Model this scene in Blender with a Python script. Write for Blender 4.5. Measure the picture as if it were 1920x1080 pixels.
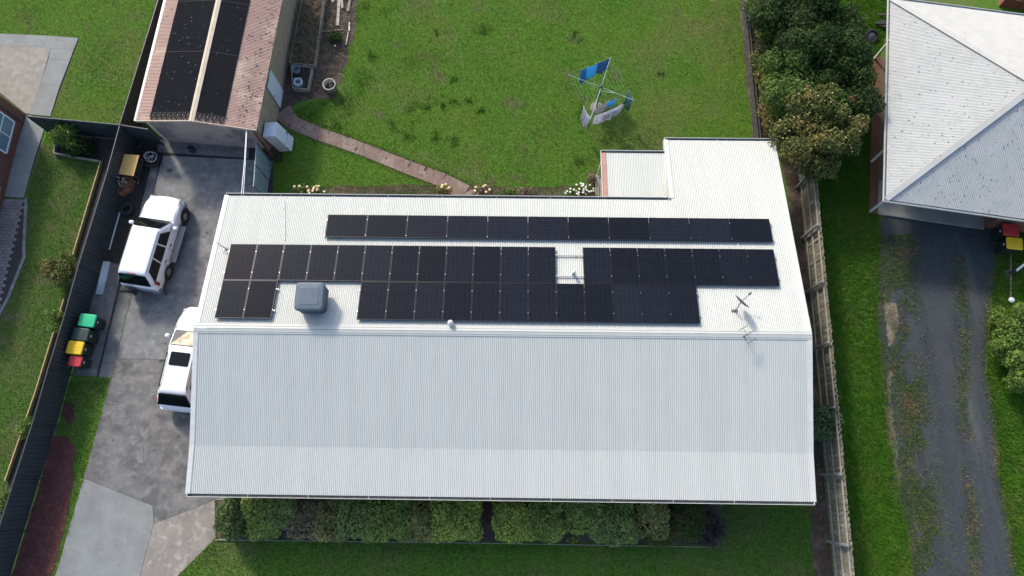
import bpy, math, random
import numpy as np
from mathutils import Vector, Matrix

for o in list(bpy.data.objects):
    bpy.data.objects.remove(o)
SC = bpy.context.scene
COL = SC.collection

# ------------------------------------------------------------------ camera
FPX, TH, RO, CH = 1337.58, 0.2657, -0.0204, 32.464
_F = Vector((0, math.sin(TH), -math.cos(TH)))
_R0 = Vector((1, 0, 0)); _U0 = Vector((0, math.cos(TH), math.sin(TH)))
_R = _R0 * math.cos(RO) + _U0 * math.sin(RO)
_U = -_R0 * math.sin(RO) + _U0 * math.cos(RO)
cd = bpy.data.cameras.new('camera'); cam = bpy.data.objects.new('camera', cd); COL.objects.link(cam)
cd.sensor_width = 36; cd.lens = FPX / 1920 * 36; cd.clip_start = 0.5; cd.clip_end = 2000
m = Matrix((_R, _U, -_F)).transposed().to_4x4(); m.translation = Vector((0, 0, CH)); cam.matrix_world = m
SC.camera = cam

# ------------------------------------------------------------------ light
AZ = math.radians(-31); EL = math.radians(35)          # sun stands NNW of the camera's up direction
w = bpy.data.worlds.new('World'); SC.world = w; w.use_nodes = True
wn = w.node_tree.nodes; wl = w.node_tree.links
sky = wn.new('ShaderNodeTexSky'); sky.sky_type = 'NISHITA'; sky.sun_disc = False
sky.sun_elevation = EL; sky.sun_rotation = AZ % (2 * math.pi)
sky.air_density = 1.0; sky.dust_density = 2.2; sky.ozone_density = 1.0
wl.new(sky.outputs[0], wn['Background'].inputs[0]); wn['Background'].inputs[1].default_value = 0.15
sd = bpy.data.lights.new('sun', 'SUN'); sun = bpy.data.objects.new('sun', sd); COL.objects.link(sun)
sd.energy = 2.0; sd.angle = math.radians(7.0); sd.color = (1.0, 0.92, 0.78)
sdir = Vector((math.sin(AZ) * math.cos(EL), math.cos(AZ) * math.cos(EL), math.sin(EL)))
sun.rotation_euler = sdir.to_track_quat('Z', 'Y').to_euler(); sun.location = sdir * 60
SC.view_settings.view_transform = 'Standard'; SC.view_settings.look = 'None'
SC.view_settings.exposure = 0.88; SC.view_settings.gamma = 1.0
SC.render.engine = 'CYCLES'

# ------------------------------------------------------------------ helpers
def at(u, v, z=0.0):
    d = _F + _R * ((u - 960) / FPX) - _U * ((v - 540) / FPX)
    k = (z - CH) / d.z
    return Vector((d.x * k, d.y * k, z))
def ats(pts, z=0.0):
    return [at(u, v, z).to_tuple() for u, v in pts]

MATS = {}
def mat(name, c1, c2=None, scale=3.0, rough=.6, metal=0.0, c3=None, scale3=.4, w3=(.5, .62), bump=0.0, bscale=40.0,
        spec=.5, trans=0.0, island=0.0, obj=False, w2=(.38, .62), coat=0.0, detail=5.0, stretch=None, c4=None, scale4=1.0, w4=(.6, .66), spots=None, streak=0.0):
    mt = bpy.data.materials.new(name); mt.use_nodes = True; MATS[name] = mt
    N = mt.node_tree.nodes; L = mt.node_tree.links
    b = N['Principled BSDF']
    b.inputs['Roughness'].default_value = rough; b.inputs['Metallic'].default_value = metal
    b.inputs['Specular IOR Level'].default_value = spec
    if coat: b.inputs['Coat Weight'].default_value = coat; b.inputs['Coat Roughness'].default_value = .05
    if obj: pos = N.new('ShaderNodeTexCoord').outputs['Object']
    else: pos = N.new('ShaderNodeNewGeometry').outputs['Position']
    if stretch:
        mp = N.new('ShaderNodeMapping'); mp.inputs['Scale'].default_value = stretch; L.new(pos, mp.inputs[0]); pos = mp.outputs[0]
    def noise(s, off=0.0, d=detail):
        n = N.new('ShaderNodeTexNoise'); n.inputs['Scale'].default_value = s; n.inputs['Detail'].default_value = d
        n.inputs['Roughness'].default_value = .62
        if off:
            a = N.new('ShaderNodeVectorMath'); a.inputs[1].default_value = (off, off * .7, off * .3); L.new(pos, a.inputs[0]); L.new(a.outputs[0], n.inputs[0])
        else: L.new(pos, n.inputs[0])
        return n.outputs['Fac']
    def step(fac, lo, hi):
        r = N.new('ShaderNodeMapRange'); r.inputs[1].default_value = lo; r.inputs[2].default_value = hi; L.new(fac, r.inputs[0]); return r.outputs[0]
    def mix(f, a, bb):
        x = N.new('ShaderNodeMix'); x.data_type = 'RGBA'
        if isinstance(f, float): x.inputs[0].default_value = f
        else: L.new(f, x.inputs[0])
        for s, val in ((6, a), (7, bb)):
            if isinstance(val, tuple): x.inputs[s].default_value = (*val, 1)
            else: L.new(val, x.inputs[s])
        return x.outputs[2]
    col = c1
    if c2: col = mix(step(noise(scale), *w2), c1, c2)
    if c3: col = mix(step(noise(scale3, 17.3), *w3), col, c3)
    if c4: col = mix(step(noise(scale4, 41.7), *w4), col, c4)
    if spots: col = mix(step(noise(spots[1], 63.1, 2.0), spots[2], spots[3]), col, spots[0])
    if streak:
        mp = N.new('ShaderNodeMapping'); mp.inputs['Scale'].default_value = (2.6, .1, .1); L.new(pos, mp.inputs[0])
        sn_ = N.new('ShaderNodeTexNoise'); sn_.inputs['Scale'].default_value = 1.0; sn_.inputs['Detail'].default_value = 4; L.new(mp.outputs[0], sn_.inputs[0])
        hv = N.new('ShaderNodeHueSaturation'); mr_ = N.new('ShaderNodeMapRange'); mr_.inputs[1].default_value = .3; mr_.inputs[2].default_value = .7; mr_.inputs[3].default_value = 1 - streak; mr_.inputs[4].default_value = 1 + streak
        L.new(sn_.outputs['Fac'], mr_.inputs[0]); L.new(mr_.outputs[0], hv.inputs['Value'])
        if isinstance(col, tuple): hv.inputs['Color'].default_value = (*col, 1)
        else: L.new(col, hv.inputs['Color'])
        col = hv.outputs[0]
    if island:
        g = N.new('ShaderNodeNewGeometry')
        hs = N.new('ShaderNodeHueSaturation')
        if isinstance(col, tuple): hs.inputs['Color'].default_value = (*col, 1)
        else: L.new(col, hs.inputs['Color'])
        r = N.new('ShaderNodeMapRange'); r.inputs[3].default_value = 1 - island; r.inputs[4].default_value = 1 + island
        L.new(g.outputs['Random Per Island'], r.inputs[0]); L.new(r.outputs[0], hs.inputs['Value'])
        mh = N.new('ShaderNodeMath'); mh.operation = 'MULTIPLY'; mh.inputs[1].default_value = 7.31; L.new(g.outputs['Random Per Island'], mh.inputs[0])
        mf = N.new('ShaderNodeMath'); mf.operation = 'FRACT'; L.new(mh.outputs[0], mf.inputs[0])
        rh = N.new('ShaderNodeMapRange'); rh.inputs[3].default_value = .5 - island * .06; rh.inputs[4].default_value = .5 + island * .06
        L.new(mf.outputs[0], rh.inputs[0]); L.new(rh.outputs[0], hs.inputs['Hue'])
        col = hs.outputs[0]
    if isinstance(col, tuple): b.inputs['Base Color'].default_value = (*col, 1)
    else: L.new(col, b.inputs['Base Color'])
    if bump:
        bp = N.new('ShaderNodeBump'); bp.inputs['Strength'].default_value = min(1, bump); bp.inputs['Distance'].default_value = .03
        L.new(noise(bscale, 5.1, 4), bp.inputs['Height']); L.new(bp.outputs[0], b.inputs['Normal'])
    if trans:
        tr = N.new('ShaderNodeBsdfTranslucent'); ms = N.new('ShaderNodeMixShader'); ms.inputs[0].default_value = trans
        if isinstance(col, tuple): tr.inputs[0].default_value = (*col, 1)
        else: L.new(col, tr.inputs[0])
        L.new(b.outputs[0], ms.inputs[1]); L.new(tr.outputs[0], ms.inputs[2]); L.new(ms.outputs[0], N['Material Output'].inputs[0])
    return mt

def brick_mat(name, d, c1, c2, cm, bw=.24, bh=.086):
    mt = bpy.data.materials.new(name); mt.use_nodes = True; MATS[name] = mt
    N = mt.node_tree.nodes; L = mt.node_tree.links; b = N['Principled BSDF']; b.inputs['Roughness'].default_value = .85
    g = N.new('ShaderNodeNewGeometry'); dt = N.new('ShaderNodeVectorMath'); dt.operation = 'DOT_PRODUCT'; dt.inputs[1].default_value = (d[0], d[1], 0)
    L.new(g.outputs['Position'], dt.inputs[0]); sp = N.new('ShaderNodeSeparateXYZ'); L.new(g.outputs['Position'], sp.inputs[0])
    cb = N.new('ShaderNodeCombineXYZ'); L.new(dt.outputs['Value'], cb.inputs[0]); L.new(sp.outputs[2], cb.inputs[1])
    br = N.new('ShaderNodeTexBrick'); L.new(cb.outputs[0], br.inputs[0])
    br.inputs['Scale'].default_value = 1; br.inputs['Brick Width'].default_value = bw; br.inputs['Row Height'].default_value = bh
    br.inputs['Mortar Size'].default_value = .008
    br.inputs['Color1'].default_value = (*c1, 1); br.inputs['Color2'].default_value = (*c2, 1); br.inputs['Mortar'].default_value = (*cm, 1)
    L.new(br.outputs[0], b.inputs['Base Color'])
    bp = N.new('ShaderNodeBump'); bp.inputs['Distance'].default_value = .01; bp.invert = True; L.new(br.outputs['Fac'], bp.inputs['Height']); L.new(bp.outputs[0], b.inputs['Normal'])
    return mt

class Geo:
    def __init__(s): s.v = []; s.f = []
    def add(s, v, f):
        o = len(s.v); s.v += [tuple(x) for x in v]; s.f += [tuple(i + o for i in q) for q in f]; return s
    def box(s, c, d, rz=0.0, tilt=None):
        hx, hy, hz = d[0] / 2, d[1] / 2, d[2] / 2
        v = [Vector((x, y, z)) for z in (-hz, hz) for x, y in ((-hx, -hy), (hx, -hy), (hx, hy), (-hx, hy))]
        M = Matrix.Rotation(rz, 3, 'Z')
        if tilt is not None: M = M @ tilt
        return s.add([Vector(c) + M @ p for p in v], [(0, 3, 2, 1), (4, 5, 6, 7), (0, 1, 5, 4), (1, 2, 6, 5), (2, 3, 7, 6), (3, 0, 4, 7)])
    def beam(s, a, b, w, h, up=(0, 0, 1)):
        a = Vector(a); b = Vector(b); d = (b - a).normalized(); up = Vector(up)
        if abs(d.dot(up)) > .98: up = Vector((0, 1, 0))
        x = d.cross(up).normalized(); y = x.cross(d).normalized()
        v = [p + x * sx * w / 2 + y * sy * h / 2 for p in (a, b) for sx, sy in ((-1, -1), (1, -1), (1, 1), (-1, 1))]
        return s.add(v, [(0, 1, 2, 3), (7, 6, 5, 4), (0, 4, 5, 1), (1, 5, 6, 2), (2, 6, 7, 3), (3, 7, 4, 0)])
    def tube(s, pts, r, n=8, cap=True):
        pts = [Vector(p) for p in pts]; rs = r if isinstance(r, (list, tuple)) else [r] * len(pts)
        v = []; f = []
        for i, p in enumerate(pts):
            d = (pts[min(i + 1, len(pts) - 1)] - pts[max(i - 1, 0)]).normalized()
            up = Vector((0, 0, 1)) if abs(d.z) < .9 else Vector((1, 0, 0))
            x = d.cross(up).normalized(); y = x.cross(d)
            v += [p + (x * math.cos(2 * math.pi * k / n) + y * math.sin(2 * math.pi * k / n)) * rs[i] for k in range(n)]
        for i in range(len(pts) - 1):
            for k in range(n):
                f.append((i * n + k, i * n + (k + 1) % n, (i + 1) * n + (k + 1) % n, (i + 1) * n + k))
        if cap: f += [tuple(range(n))[::-1], tuple(range((len(pts) - 1) * n, len(pts) * n))]
        return s.add(v, f)
    def lathe(s, c, prof, n=20, axis='Z', M=None):
        v = []; f = []
        for r, z in prof:
            for k in range(n):
                a = 2 * math.pi * k / n
                p = Vector((r * math.cos(a), r * math.sin(a), z)) if axis == 'Z' else Vector((r * math.cos(a), z, r * math.sin(a)))
                if M is not None: p = M @ p
                v.append(Vector(c) + p)
        for i in range(len(prof) - 1):
            for k in range(n): f.append((i * n + k, i * n + (k + 1) % n, (i + 1) * n + (k + 1) % n, (i + 1) * n + k))
        return s.add(v, f)
    def prism(s, poly, z0, z1):
        n = len(poly); v = [(p[0], p[1], z0) for p in poly] + [(p[0], p[1], z1) for p in poly]
        return s.add(v, [tuple(range(n))[::-1], tuple(range(n, 2 * n))] + [(i, (i + 1) % n, (i + 1) % n + n, i + n) for i in range(n)])
    def sheet(s, poly, z):
        return s.add([(p[0], p[1], z) for p in poly], [tuple(range(len(poly)))])
    def quad(s, a, b, c, d): return s.add([a, b, c, d], [(0, 1, 2, 3)])

def ccw(poly):
    a = sum(poly[i][0] * poly[(i + 1) % len(poly)][1] - poly[(i + 1) % len(poly)][0] * poly[i][1] for i in range(len(poly)))
    return list(poly) if a > 0 else list(poly)[::-1]
def inset(poly, d):
    poly = ccw(poly); n = len(poly); out = []
    for i in range(n):
        p0 = Vector(poly[i - 1][:2]); p1 = Vector(poly[i][:2]); p2 = Vector(poly[(i + 1) % n][:2])
        a = (p1 - p0).normalized(); b = (p2 - p1).normalized()
        na = Vector((-a.y, a.x)); nb = Vector((-b.y, b.x)); m = (na + nb).normalized()
        out.append(tuple(p1 + m * (d / max(.3, m.dot(na)))))
    return out

def setp(o, label=None, cat=None, group=None, kind=None):
    if label: o['label'] = label
    if cat: o['category'] = cat
    if group: o['group'] = group
    if kind: o['kind'] = kind
    return o
def mk(name, geo, material, parent=None, smooth=False, bevel=0.0, seg=2, sub=0, solid=0.0):
    me = bpy.data.meshes.new(name)
    off = Vector((0, 0, 0)); top = parent
    while top is not None and top.parent is not None: top = top.parent
    if parent is not None and not top.get('_loc', False):
        p = parent
        while p is not None: off += Vector(p.location); p = p.parent
        vs = [(v[0] - off.x, v[1] - off.y, v[2] - off.z) for v in geo.v]
    else: vs = geo.v
    me.from_pydata(vs, [], geo.f); me.update()
    me.materials.append(MATS[material] if isinstance(material, str) else material)
    o = bpy.data.objects.new(name, me); COL.objects.link(o)
    if parent is not None: o.parent = parent
    if smooth:
        me.shade_smooth()
    if solid:
        s = o.modifiers.new('s', 'SOLIDIFY'); s.thickness = solid; s.offset = 0
    if bevel:
        b = o.modifiers.new('b', 'BEVEL'); b.width = bevel; b.segments = seg; b.limit_method = 'ANGLE'; b.angle_limit = math.radians(40)
    if sub:
        s = o.modifiers.new('u', 'SUBSURF'); s.levels = sub; s.render_levels = sub
    return o
def thing(name, label, cat, loc=(0, 0, 0), rz=0.0, group=None, local=False):
    o = bpy.data.objects.new(name, None); COL.objects.link(o); o.location = loc; o.rotation_euler = (0, 0, rz)
    o.empty_display_size = .2
    if local: o['_loc'] = True
    return setp(o, label, cat, group)
def one(name, geo, material, label, cat, group=None, **k):
    return setp(mk(name, geo, material, **k), label, cat, group)
def struct(name, geo, material, **k):
    return setp(mk(name, geo, material, **k), kind='structure')
def copy_tree(src, parent=None):
    c = src.copy(); COL.objects.link(c)
    if parent is not None: c.parent = parent
    for ch in src.children: copy_tree(ch, c)
    return c

def npmesh(name, V, F, material, parent=None, smooth=False):
    V = np.asarray(V, np.float32); F = np.asarray(F, np.int32); k = F.shape[1]
    me = bpy.data.meshes.new(name)
    if parent is not None:
        off = np.zeros(3, np.float32); p = parent
        while p is not None: off += np.array(p.location, np.float32); p = p.parent
        V = V - off
    me.vertices.add(len(V)); me.vertices.foreach_set('co', V.ravel())
    me.loops.add(F.size); me.loops.foreach_set('vertex_index', F.ravel())
    me.polygons.add(len(F)); me.polygons.foreach_set('loop_start', np.arange(0, F.size, k, dtype=np.int32))
    try: me.polygons.foreach_set('loop_total', np.full(len(F), k, np.int32))
    except Exception: pass
    me.update(calc_edges=True); me.validate()
    me.materials.append(MATS[material]); o = bpy.data.objects.new(name, me); COL.objects.link(o)
    if parent is not None: o.parent = parent
    if smooth: me.shade_smooth()
    return o

def inpoly(x, y, poly):
    r = np.zeros(len(x), bool); n = len(poly)
    for i in range(n):
        x1, y1 = poly[i][:2]; x2, y2 = poly[(i + 1) % n][:2]
        c = (y1 > y) != (y2 > y)
        with np.errstate(divide='ignore', invalid='ignore'):
            xi = (x2 - x1) * (y - y1) / (y2 - y1) + x1
        r ^= c & (x < xi)
    return r
def scatter(polys, density, rng, excl=()):
    X = []; Y = []
    for poly in polys:
        a = np.array([p[:2] for p in poly]); lo = a.min(0); hi = a.max(0)
        n = int((hi - lo).prod() * density); x = rng.uniform(lo[0], hi[0], n); y = rng.uniform(lo[1], hi[1], n)
        k = inpoly(x, y, poly); X.append(x[k]); Y.append(y[k])
    x = np.concatenate(X); y = np.concatenate(Y)
    for e in excl:
        k = ~inpoly(x, y, e); x = x[k]; y = y[k]
    return x, y
def fbm(x, y, s, seed):
    r = np.random.default_rng(seed); o = np.zeros_like(x)
    for i in range(7):
        a = r.uniform(0, 2 * np.pi); f = s * r.uniform(.5, 1.8); o += np.sin((x * np.cos(a) + y * np.sin(a)) * f + r.uniform(0, 6.28))
    return o / 3.5
def blades(name, x, y, z, h, wd, material, seed=1, lean=.7, parent=None):
    rng = np.random.default_rng(seed); n = len(x)
    a = rng.uniform(0, 2 * np.pi, n); hh = h * rng.uniform(.5, 1.3, n); ww = wd * rng.uniform(.6, 1.4, n)
    la = rng.uniform(0, 2 * np.pi, n); ll = hh * lean * rng.uniform(.2, 1.3, n)
    B = np.stack([x, y, np.full(n, z)], 1) if np.isscalar(z) else np.stack([x, y, z], 1)
    d = np.stack([np.cos(a) * ww, np.sin(a) * ww, np.zeros(n)], 1)
    t = np.stack([np.cos(la) * ll, np.sin(la) * ll, hh], 1)
    V = np.stack([B - d, B + d, B + t], 1).reshape(-1, 3)
    return npmesh(name, V, np.arange(3 * n).reshape(-1, 3), material, parent)
def leaves(name, blobs, n, size, material, seed=1, parent=None, inner=.3, aspect=.5, out=.6, lump=.18, up=.3, sq=0):
    rng = np.random.default_rng(seed)
    blobs = [(Vector(b[0]), b[1] if isinstance(b[1], (tuple, list)) else (b[1],) * 3) for b in blobs]
    wts = np.array([r[0] * r[1] + r[0] * r[2] for _, r in blobs]); wts /= wts.sum()
    P = []; Nn = []
    for (c, r), wt in zip(blobs, wts):
        k = int(n * wt); d = rng.normal(size=(k, 3)); d /= np.linalg.norm(d, axis=1, keepdims=True)
        ph = rng.uniform(0, 6.28, 6)
        lm = 1 + lump * (np.sin(d[:, 0] * 5 + ph[0]) + np.sin(d[:, 1] * 6 + ph[1]) + np.sin(d[:, 2] * 5 + ph[2]) + np.sin((d[:, 0] - d[:, 1]) * 9 + ph[3])) * .5
        rad = 1 - np.abs(rng.normal(0, .1, k)); ins = rng.random(k) < inner; rad[ins] = rng.uniform(.35, .95, ins.sum())
        dq = d / ((np.abs(d) ** sq).sum(1) ** (1 / sq))[:, None] if sq else d
        P.append(np.array(c) + dq * np.array(r) * (rad * lm)[:, None]); Nn.append(d)
    P = np.concatenate(P); D = np.concatenate(Nn); k = len(P)
    keep = P[:, 2] > .03; P = P[keep]; D = D[keep]; k = len(P)
    nr = D * out + rng.normal(size=(k, 3)) * .55 + np.array([0, 0, up]); nr /= np.linalg.norm(nr, axis=1, keepdims=True)
    t = np.cross(nr, rng.normal(size=(k, 3))); t /= np.linalg.norm(t, axis=1, keepdims=True); b = np.cross(nr, t)
    s = size * rng.uniform(.6, 1.35, k)[:, None]
    V = np.stack([P - t * s * .5, P + b * s * aspect * .5 + nr * s * .08, P + t * s * .5, P - b * s * aspect * .5 + nr * s * .08], 1).reshape(-1, 3)
    return npmesh(name, V, np.arange(4 * k).reshape(-1, 4), material, parent)
def sticks(name, blobs, n, length, wd, material, seed=1, parent=None, up=.3):
    rng = np.random.default_rng(seed); P = []
    for c, r in blobs:
        r = r if isinstance(r, (tuple, list)) else (r,) * 3
        k = n // len(blobs); d = rng.normal(size=(k, 3)); d /= np.linalg.norm(d, axis=1, keepdims=True)
        P.append(np.array(c) + d * np.array(r) * (rng.random(k) ** .4)[:, None])
    P = np.concatenate(P); k = len(P); P[:, 2] = np.maximum(P[:, 2], .02)
    t = rng.normal(size=(k, 3)); t[:, 2] = np.abs(t[:, 2]) * .4 + up; t /= np.linalg.norm(t, axis=1, keepdims=True)
    s = rng.normal(size=(k, 3)); b = np.cross(t, s); b /= np.linalg.norm(b, axis=1, keepdims=True)
    l = length * rng.uniform(.4, 1.3, k)[:, None]
    V = np.stack([P - b * wd, P + b * wd, P + t * l], 1).reshape(-1, 3)
    return npmesh(name, V, np.arange(3 * k).reshape(-1, 3), material, parent)

# corrugated sheet over a convex polygon given in (t, s) of a plane
def corr(geo, org, et, es, nr, poly, pitch=.076, amp=.011, seg=6, phase=0.0):
    org, et, es, nr = Vector(org), Vector(et), Vector(es), Vector(nr)
    ts = [p[0] for p in poly]; t0, t1 = min(ts), max(ts); n = max(2, int((t1 - t0) / (pitch / seg)))
    V = []; F = []
    for i in range(n + 1):
        t = t0 + (t1 - t0) * i / n; tt = min(max(t, t0 + 1e-5), t1 - 1e-5); ss = []
        for j in range(len(poly)):
            a, b = poly[j], poly[(j + 1) % len(poly)]
            if (a[0] - tt) * (b[0] - tt) <= 0 and abs(a[0] - b[0]) > 1e-9:
                ss.append(a[1] + (b[1] - a[1]) * (tt - a[0]) / (b[0] - a[0]))
        h = amp * math.cos(2 * math.pi * (t + phase) / pitch)
        for s in (min(ss), max(ss)): V.append(org + et * t + es * s + nr * h)
    for i in range(n): F.append((2 * i, 2 * i + 2, 2 * i + 3, 2 * i + 1))
    return geo.add(V, F)

ORD = ['first', 'second', 'third', 'fourth', 'fifth', 'sixth', 'seventh', 'eighth', 'ninth', 'tenth', 'eleventh', 'twelfth']

# ------------------------------------------------------------------ materials
mat('roof_white', (.482, .495, .464), (.468, .48, .452), 1.2, .5, c3=(.456, .468, .442), scale3=.25, w3=(.5, .85), spec=.3, streak=.035)
mat('trim_white', (.58, .58, .56), (.52, .52, .5), 4, .45)
mat('gutter_dark', (.05, .055, .06), (.09, .09, .08), 6, .7)
mat('brick_plain', (.16, .07, .045), (.12, .052, .036), 9, .9)
brick_mat('house_brick', (.9995, -.032), (.30, .15, .10), (.24, .11, .075), (.36, .33, .29))
brick_mat('left_brick', (-.07, -.997), (.17, .055, .035), (.125, .04, .028), (.2, .14, .11))
brick_mat('right_brick', (.9, .4), (.24, .08, .045), (.2, .065, .04), (.25, .19, .15))
mat('window_glass', (.02, .03, .035), rough=.05, spec=.8)
mat('sky_glass', (.12, .2, .27), rough=.08, spec=.8)
mat('panel_frame', (.012, .013, .016), rough=.35, metal=.6)
mat('rail_alu', (.42, .43, .45), rough=.4, metal=.9)
mat('cooler_grey', (.085, .12, .155), (.075, .105, .135), 4, .5)
mat('cooler_dark', (.03, .035, .045), rough=.6)
mat('dish_grey', (.09, .095, .11), rough=.5)
mat('steel_grey', (.3, .31, .33), (.22, .23, .25), 8, .4, .7)
mat('shed_roof', (.38, .235, .185), (.33, .21, .17), 1.6, .6, c3=(.5, .36, .27), scale3=.5, c4=(.14, .12, .11), scale4=2.6, w4=(.63, .68))
mat('shed_ridge', (.52, .44, .33), (.44, .37, .28), 3, .6)
mat('shed_wall', (.42, .33, .29), (.34, .27, .245), 2.2, .7, c3=(.2, .17, .16), scale3=.8)
mat('shed_wall_tan', (.36, .28, .2), (.31, .24, .175), 2.2, .7)
mat('mat_black', (.009, .0105, .014), (.012, .0135, .017), 8, .8, c4=(.3, .32, .3), scale4=6, w4=(.69, .71), spec=.15)
mat('rubber', (.014, .014, .015), (.03, .03, .03), 12, .85)
mat('fence_dark', (.045, .052, .058), (.036, .042, .048), 2, .5)
mat('fence_blue', (.26, .35, .40), (.22, .3, .35), 3, .5)
mat('paling', (.25, .225, .17), (.14, .13, .105), 5, .9, c3=(.33, .31, .26), scale3=1.2, stretch=(6, 6, .7))
mat('rail_timber', (.36, .34, .28), (.25, .24, .2), 6, .9)
mat('post_timber', (.26, .27, .27), (.19, .2, .2), 6, .9)
mat('edge_timber', (.45, .33, .16), (.36, .26, .13), 5, .85)
mat('old_timber', (.33, .30, .25), (.22, .2, .165), 7, .9)
mat('pale_timber', (.5, .48, .43), (.38, .36, .32), 5, .9)
mat('brown_timber', (.16, .075, .04), (.11, .055, .03), 6, .8)
mat('dark_sleeper', (.035, .035, .035), (.06, .058, .052), 6, .9)
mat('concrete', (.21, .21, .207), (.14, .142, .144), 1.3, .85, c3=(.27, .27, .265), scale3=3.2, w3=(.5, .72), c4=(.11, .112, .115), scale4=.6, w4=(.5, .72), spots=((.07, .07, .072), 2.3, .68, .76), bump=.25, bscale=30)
mat('concrete_light', (.225, .24, .232), (.19, .2, .195), 1.1, .85, c3=(.265, .27, .26), scale3=2, w3=(.55, .75), c4=(.165, .17, .168), scale4=.7, w4=(.55, .75), bump=.2, bscale=30)
mat('concrete_beige', (.26, .235, .205), (.2, .183, .162), 1.5, .88, c3=(.36, .335, .3), scale3=3, w3=(.52, .68), c4=(.2, .18, .165), scale4=4, w4=(.56, .7), bump=.25, bscale=30)
mat('concrete_dark', (.17, .17, .165), (.11, .11, .11), 1.2, .9, c3=(.22, .215, .2), scale3=2.6, w3=(.55, .7), bump=.25, bscale=30)
mat('patio_beige', (.27, .25, .215), (.22, .205, .178), 2, .9, c3=(.32, .3, .265), scale3=3.5, w3=(.5, .7), bump=.2, bscale=25)
mat('joint', (.03, .03, .03), (.045, .043, .04), 8, .95)
mat('paver', (.21, .175, .175), (.16, .14, .14), 4, .9, c3=(.26, .215, .205), scale3=1.4, bump=.2)
mat('path_brick', (.235, .16, .13), (.2, .14, .115), 5, .9, c3=(.27, .21, .18), scale3=1.2, c4=(.1, .085, .06), scale4=3.2, w4=(.6, .68), bump=.3, island=.1)
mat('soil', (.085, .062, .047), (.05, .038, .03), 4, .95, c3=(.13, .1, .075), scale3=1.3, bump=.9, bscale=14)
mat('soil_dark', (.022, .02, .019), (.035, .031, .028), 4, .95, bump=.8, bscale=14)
mat('soil_pale', (.2, .165, .12), (.14, .115, .085), 4, .95, bump=.7, bscale=18)
mat('mulch', (.13, .045, .04), (.085, .032, .03), 12, .95, c3=(.18, .075, .065), scale3=3, bump=.9, bscale=40)
mat('mulch_chip', (.15, .05, .045), (.09, .034, .03), 3, .9, island=.45)
mat('ground', (.075, .175, .012), (.06, .14, .01), 5, .95, c3=(.12, .135, .04), scale3=.33, w3=(.48, .72), c4=(.13, .115, .06), scale4=.7, w4=(.6, .75), bump=1.0, bscale=22)
mat('gravel', (.042, .05, .057), (.027, .033, .039), 1.6, .92, stretch=(1, .22, 1), c3=(.07, .078, .085), scale3=30, w3=(.5, .7), c4=(.105, .105, .1), scale4=.5, w4=(.55, .75), bump=.8, bscale=55)
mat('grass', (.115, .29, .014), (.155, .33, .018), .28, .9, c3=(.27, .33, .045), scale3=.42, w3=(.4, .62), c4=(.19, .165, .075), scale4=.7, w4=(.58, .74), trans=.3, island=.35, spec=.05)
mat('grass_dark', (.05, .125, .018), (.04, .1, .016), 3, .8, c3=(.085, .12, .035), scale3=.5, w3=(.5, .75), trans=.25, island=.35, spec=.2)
mat('grass_tall', (.06, .175, .01), (.08, .21, .012), 1, .8, spec=.2, c3=(.15, .2, .035), scale3=.6, w3=(.5, .75), trans=.25, island=.4)
mat('weed', (.1, .145, .03), (.07, .125, .022), 2, .8, c3=(.2, .165, .075), scale3=.9, w3=(.5, .65), trans=.2, island=.4)
mat('dry', (.26, .2, .125), (.15, .115, .075), 4, .9, c3=(.06, .08, .03), scale3=.8, w3=(.58, .68), island=.5)
mat('leaf_deep', (.045, .078, .02), (.03, .055, .015), 1.2, .65, spec=.15, trans=.2, island=.5)
mat('leaf_mid', (.11, .175, .04), (.075, .13, .03), 1.2, .65, spec=.15, trans=.22, island=.5)
mat('leaf_light', (.16, .24, .05), (.11, .18, .035), 1.5, .65, spec=.15, trans=.25, island=.5)
mat('leaf_yellow', (.2, .2, .04), (.14, .165, .035), 2, .55, trans=.25, island=.45)
mat('leaf_olive', (.13, .145, .045), (.08, .1, .028), 1, .65, spec=.15, c3=(.23, .19, .06), scale3=.8, w3=(.5, .62), trans=.2, island=.5)
mat('leaf_blue', (.11, .175, .085), (.075, .135, .06), 1.5, .65, spec=.15, trans=.2, island=.45)
mat('leaf_brown', (.17, .125, .085), (.11, .085, .055), 2, .8, island=.5)
mat('concrete_warm', (.172, .168, .16), (.1, .099, .096), 1.1, .85, c3=(.225, .22, .208), scale3=2.8, w3=(.5, .72), c4=(.07, .07, .07), scale4=1.0, w4=(.54, .74), spots=((.05, .05, .05), 2.6, .68, .74), bump=.25, bscale=30)  # warm stained concrete, also darkened to offset the strong sun on its slab
mat('leaf_purple', (.05, .042, .045), (.075, .066, .068), 3, .4, island=.4)
for nm_, ca_, cb_ in (('deep', (.09, .14, .03), (.06, .1, .022)), ('mid', (.23, .31, .05), (.15, .22, .035)), ('light', (.32, .39, .06), (.21, .28, .04)), ('olive', (.29, .28, .075), (.18, .19, .045)), ('blue', (.21, .28, .065), (.14, .2, .045)), ('brown', (.25, .19, .1), (.16, .13, .065))):
    mat('hedge_' + nm_, ca_, cb_, 1.6, .45, spec=.4, trans=.3, island=.55)
mat('grass_dull', (.085, .185, .018), (.07, .15, .016), .5, .9, c3=(.16, .18, .045), scale3=.6, w3=(.46, .7), c4=(.19, .145, .085), scale4=.8, w4=(.56, .72), trans=.3, island=.35, spec=.05)
mat('twig', (.2, .165, .155), (.13, .105, .1), 4, .9, island=.4)
mat('bark', (.09, .07, .055), (.06, .047, .038), 8, .95)
mat('flower_white', (.75, .75, .68), rough=.7)
mat('flower_cream', (.72, .6, .34), (.65, .45, .25), 6, .7)
mat('flower_orange', (.55, .1, .04), rough=.7)
mat('car_white', (.78, .79, .8), rough=.28, coat=.5)
mat('car_trim', (.03, .032, .036), rough=.5)
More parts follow.
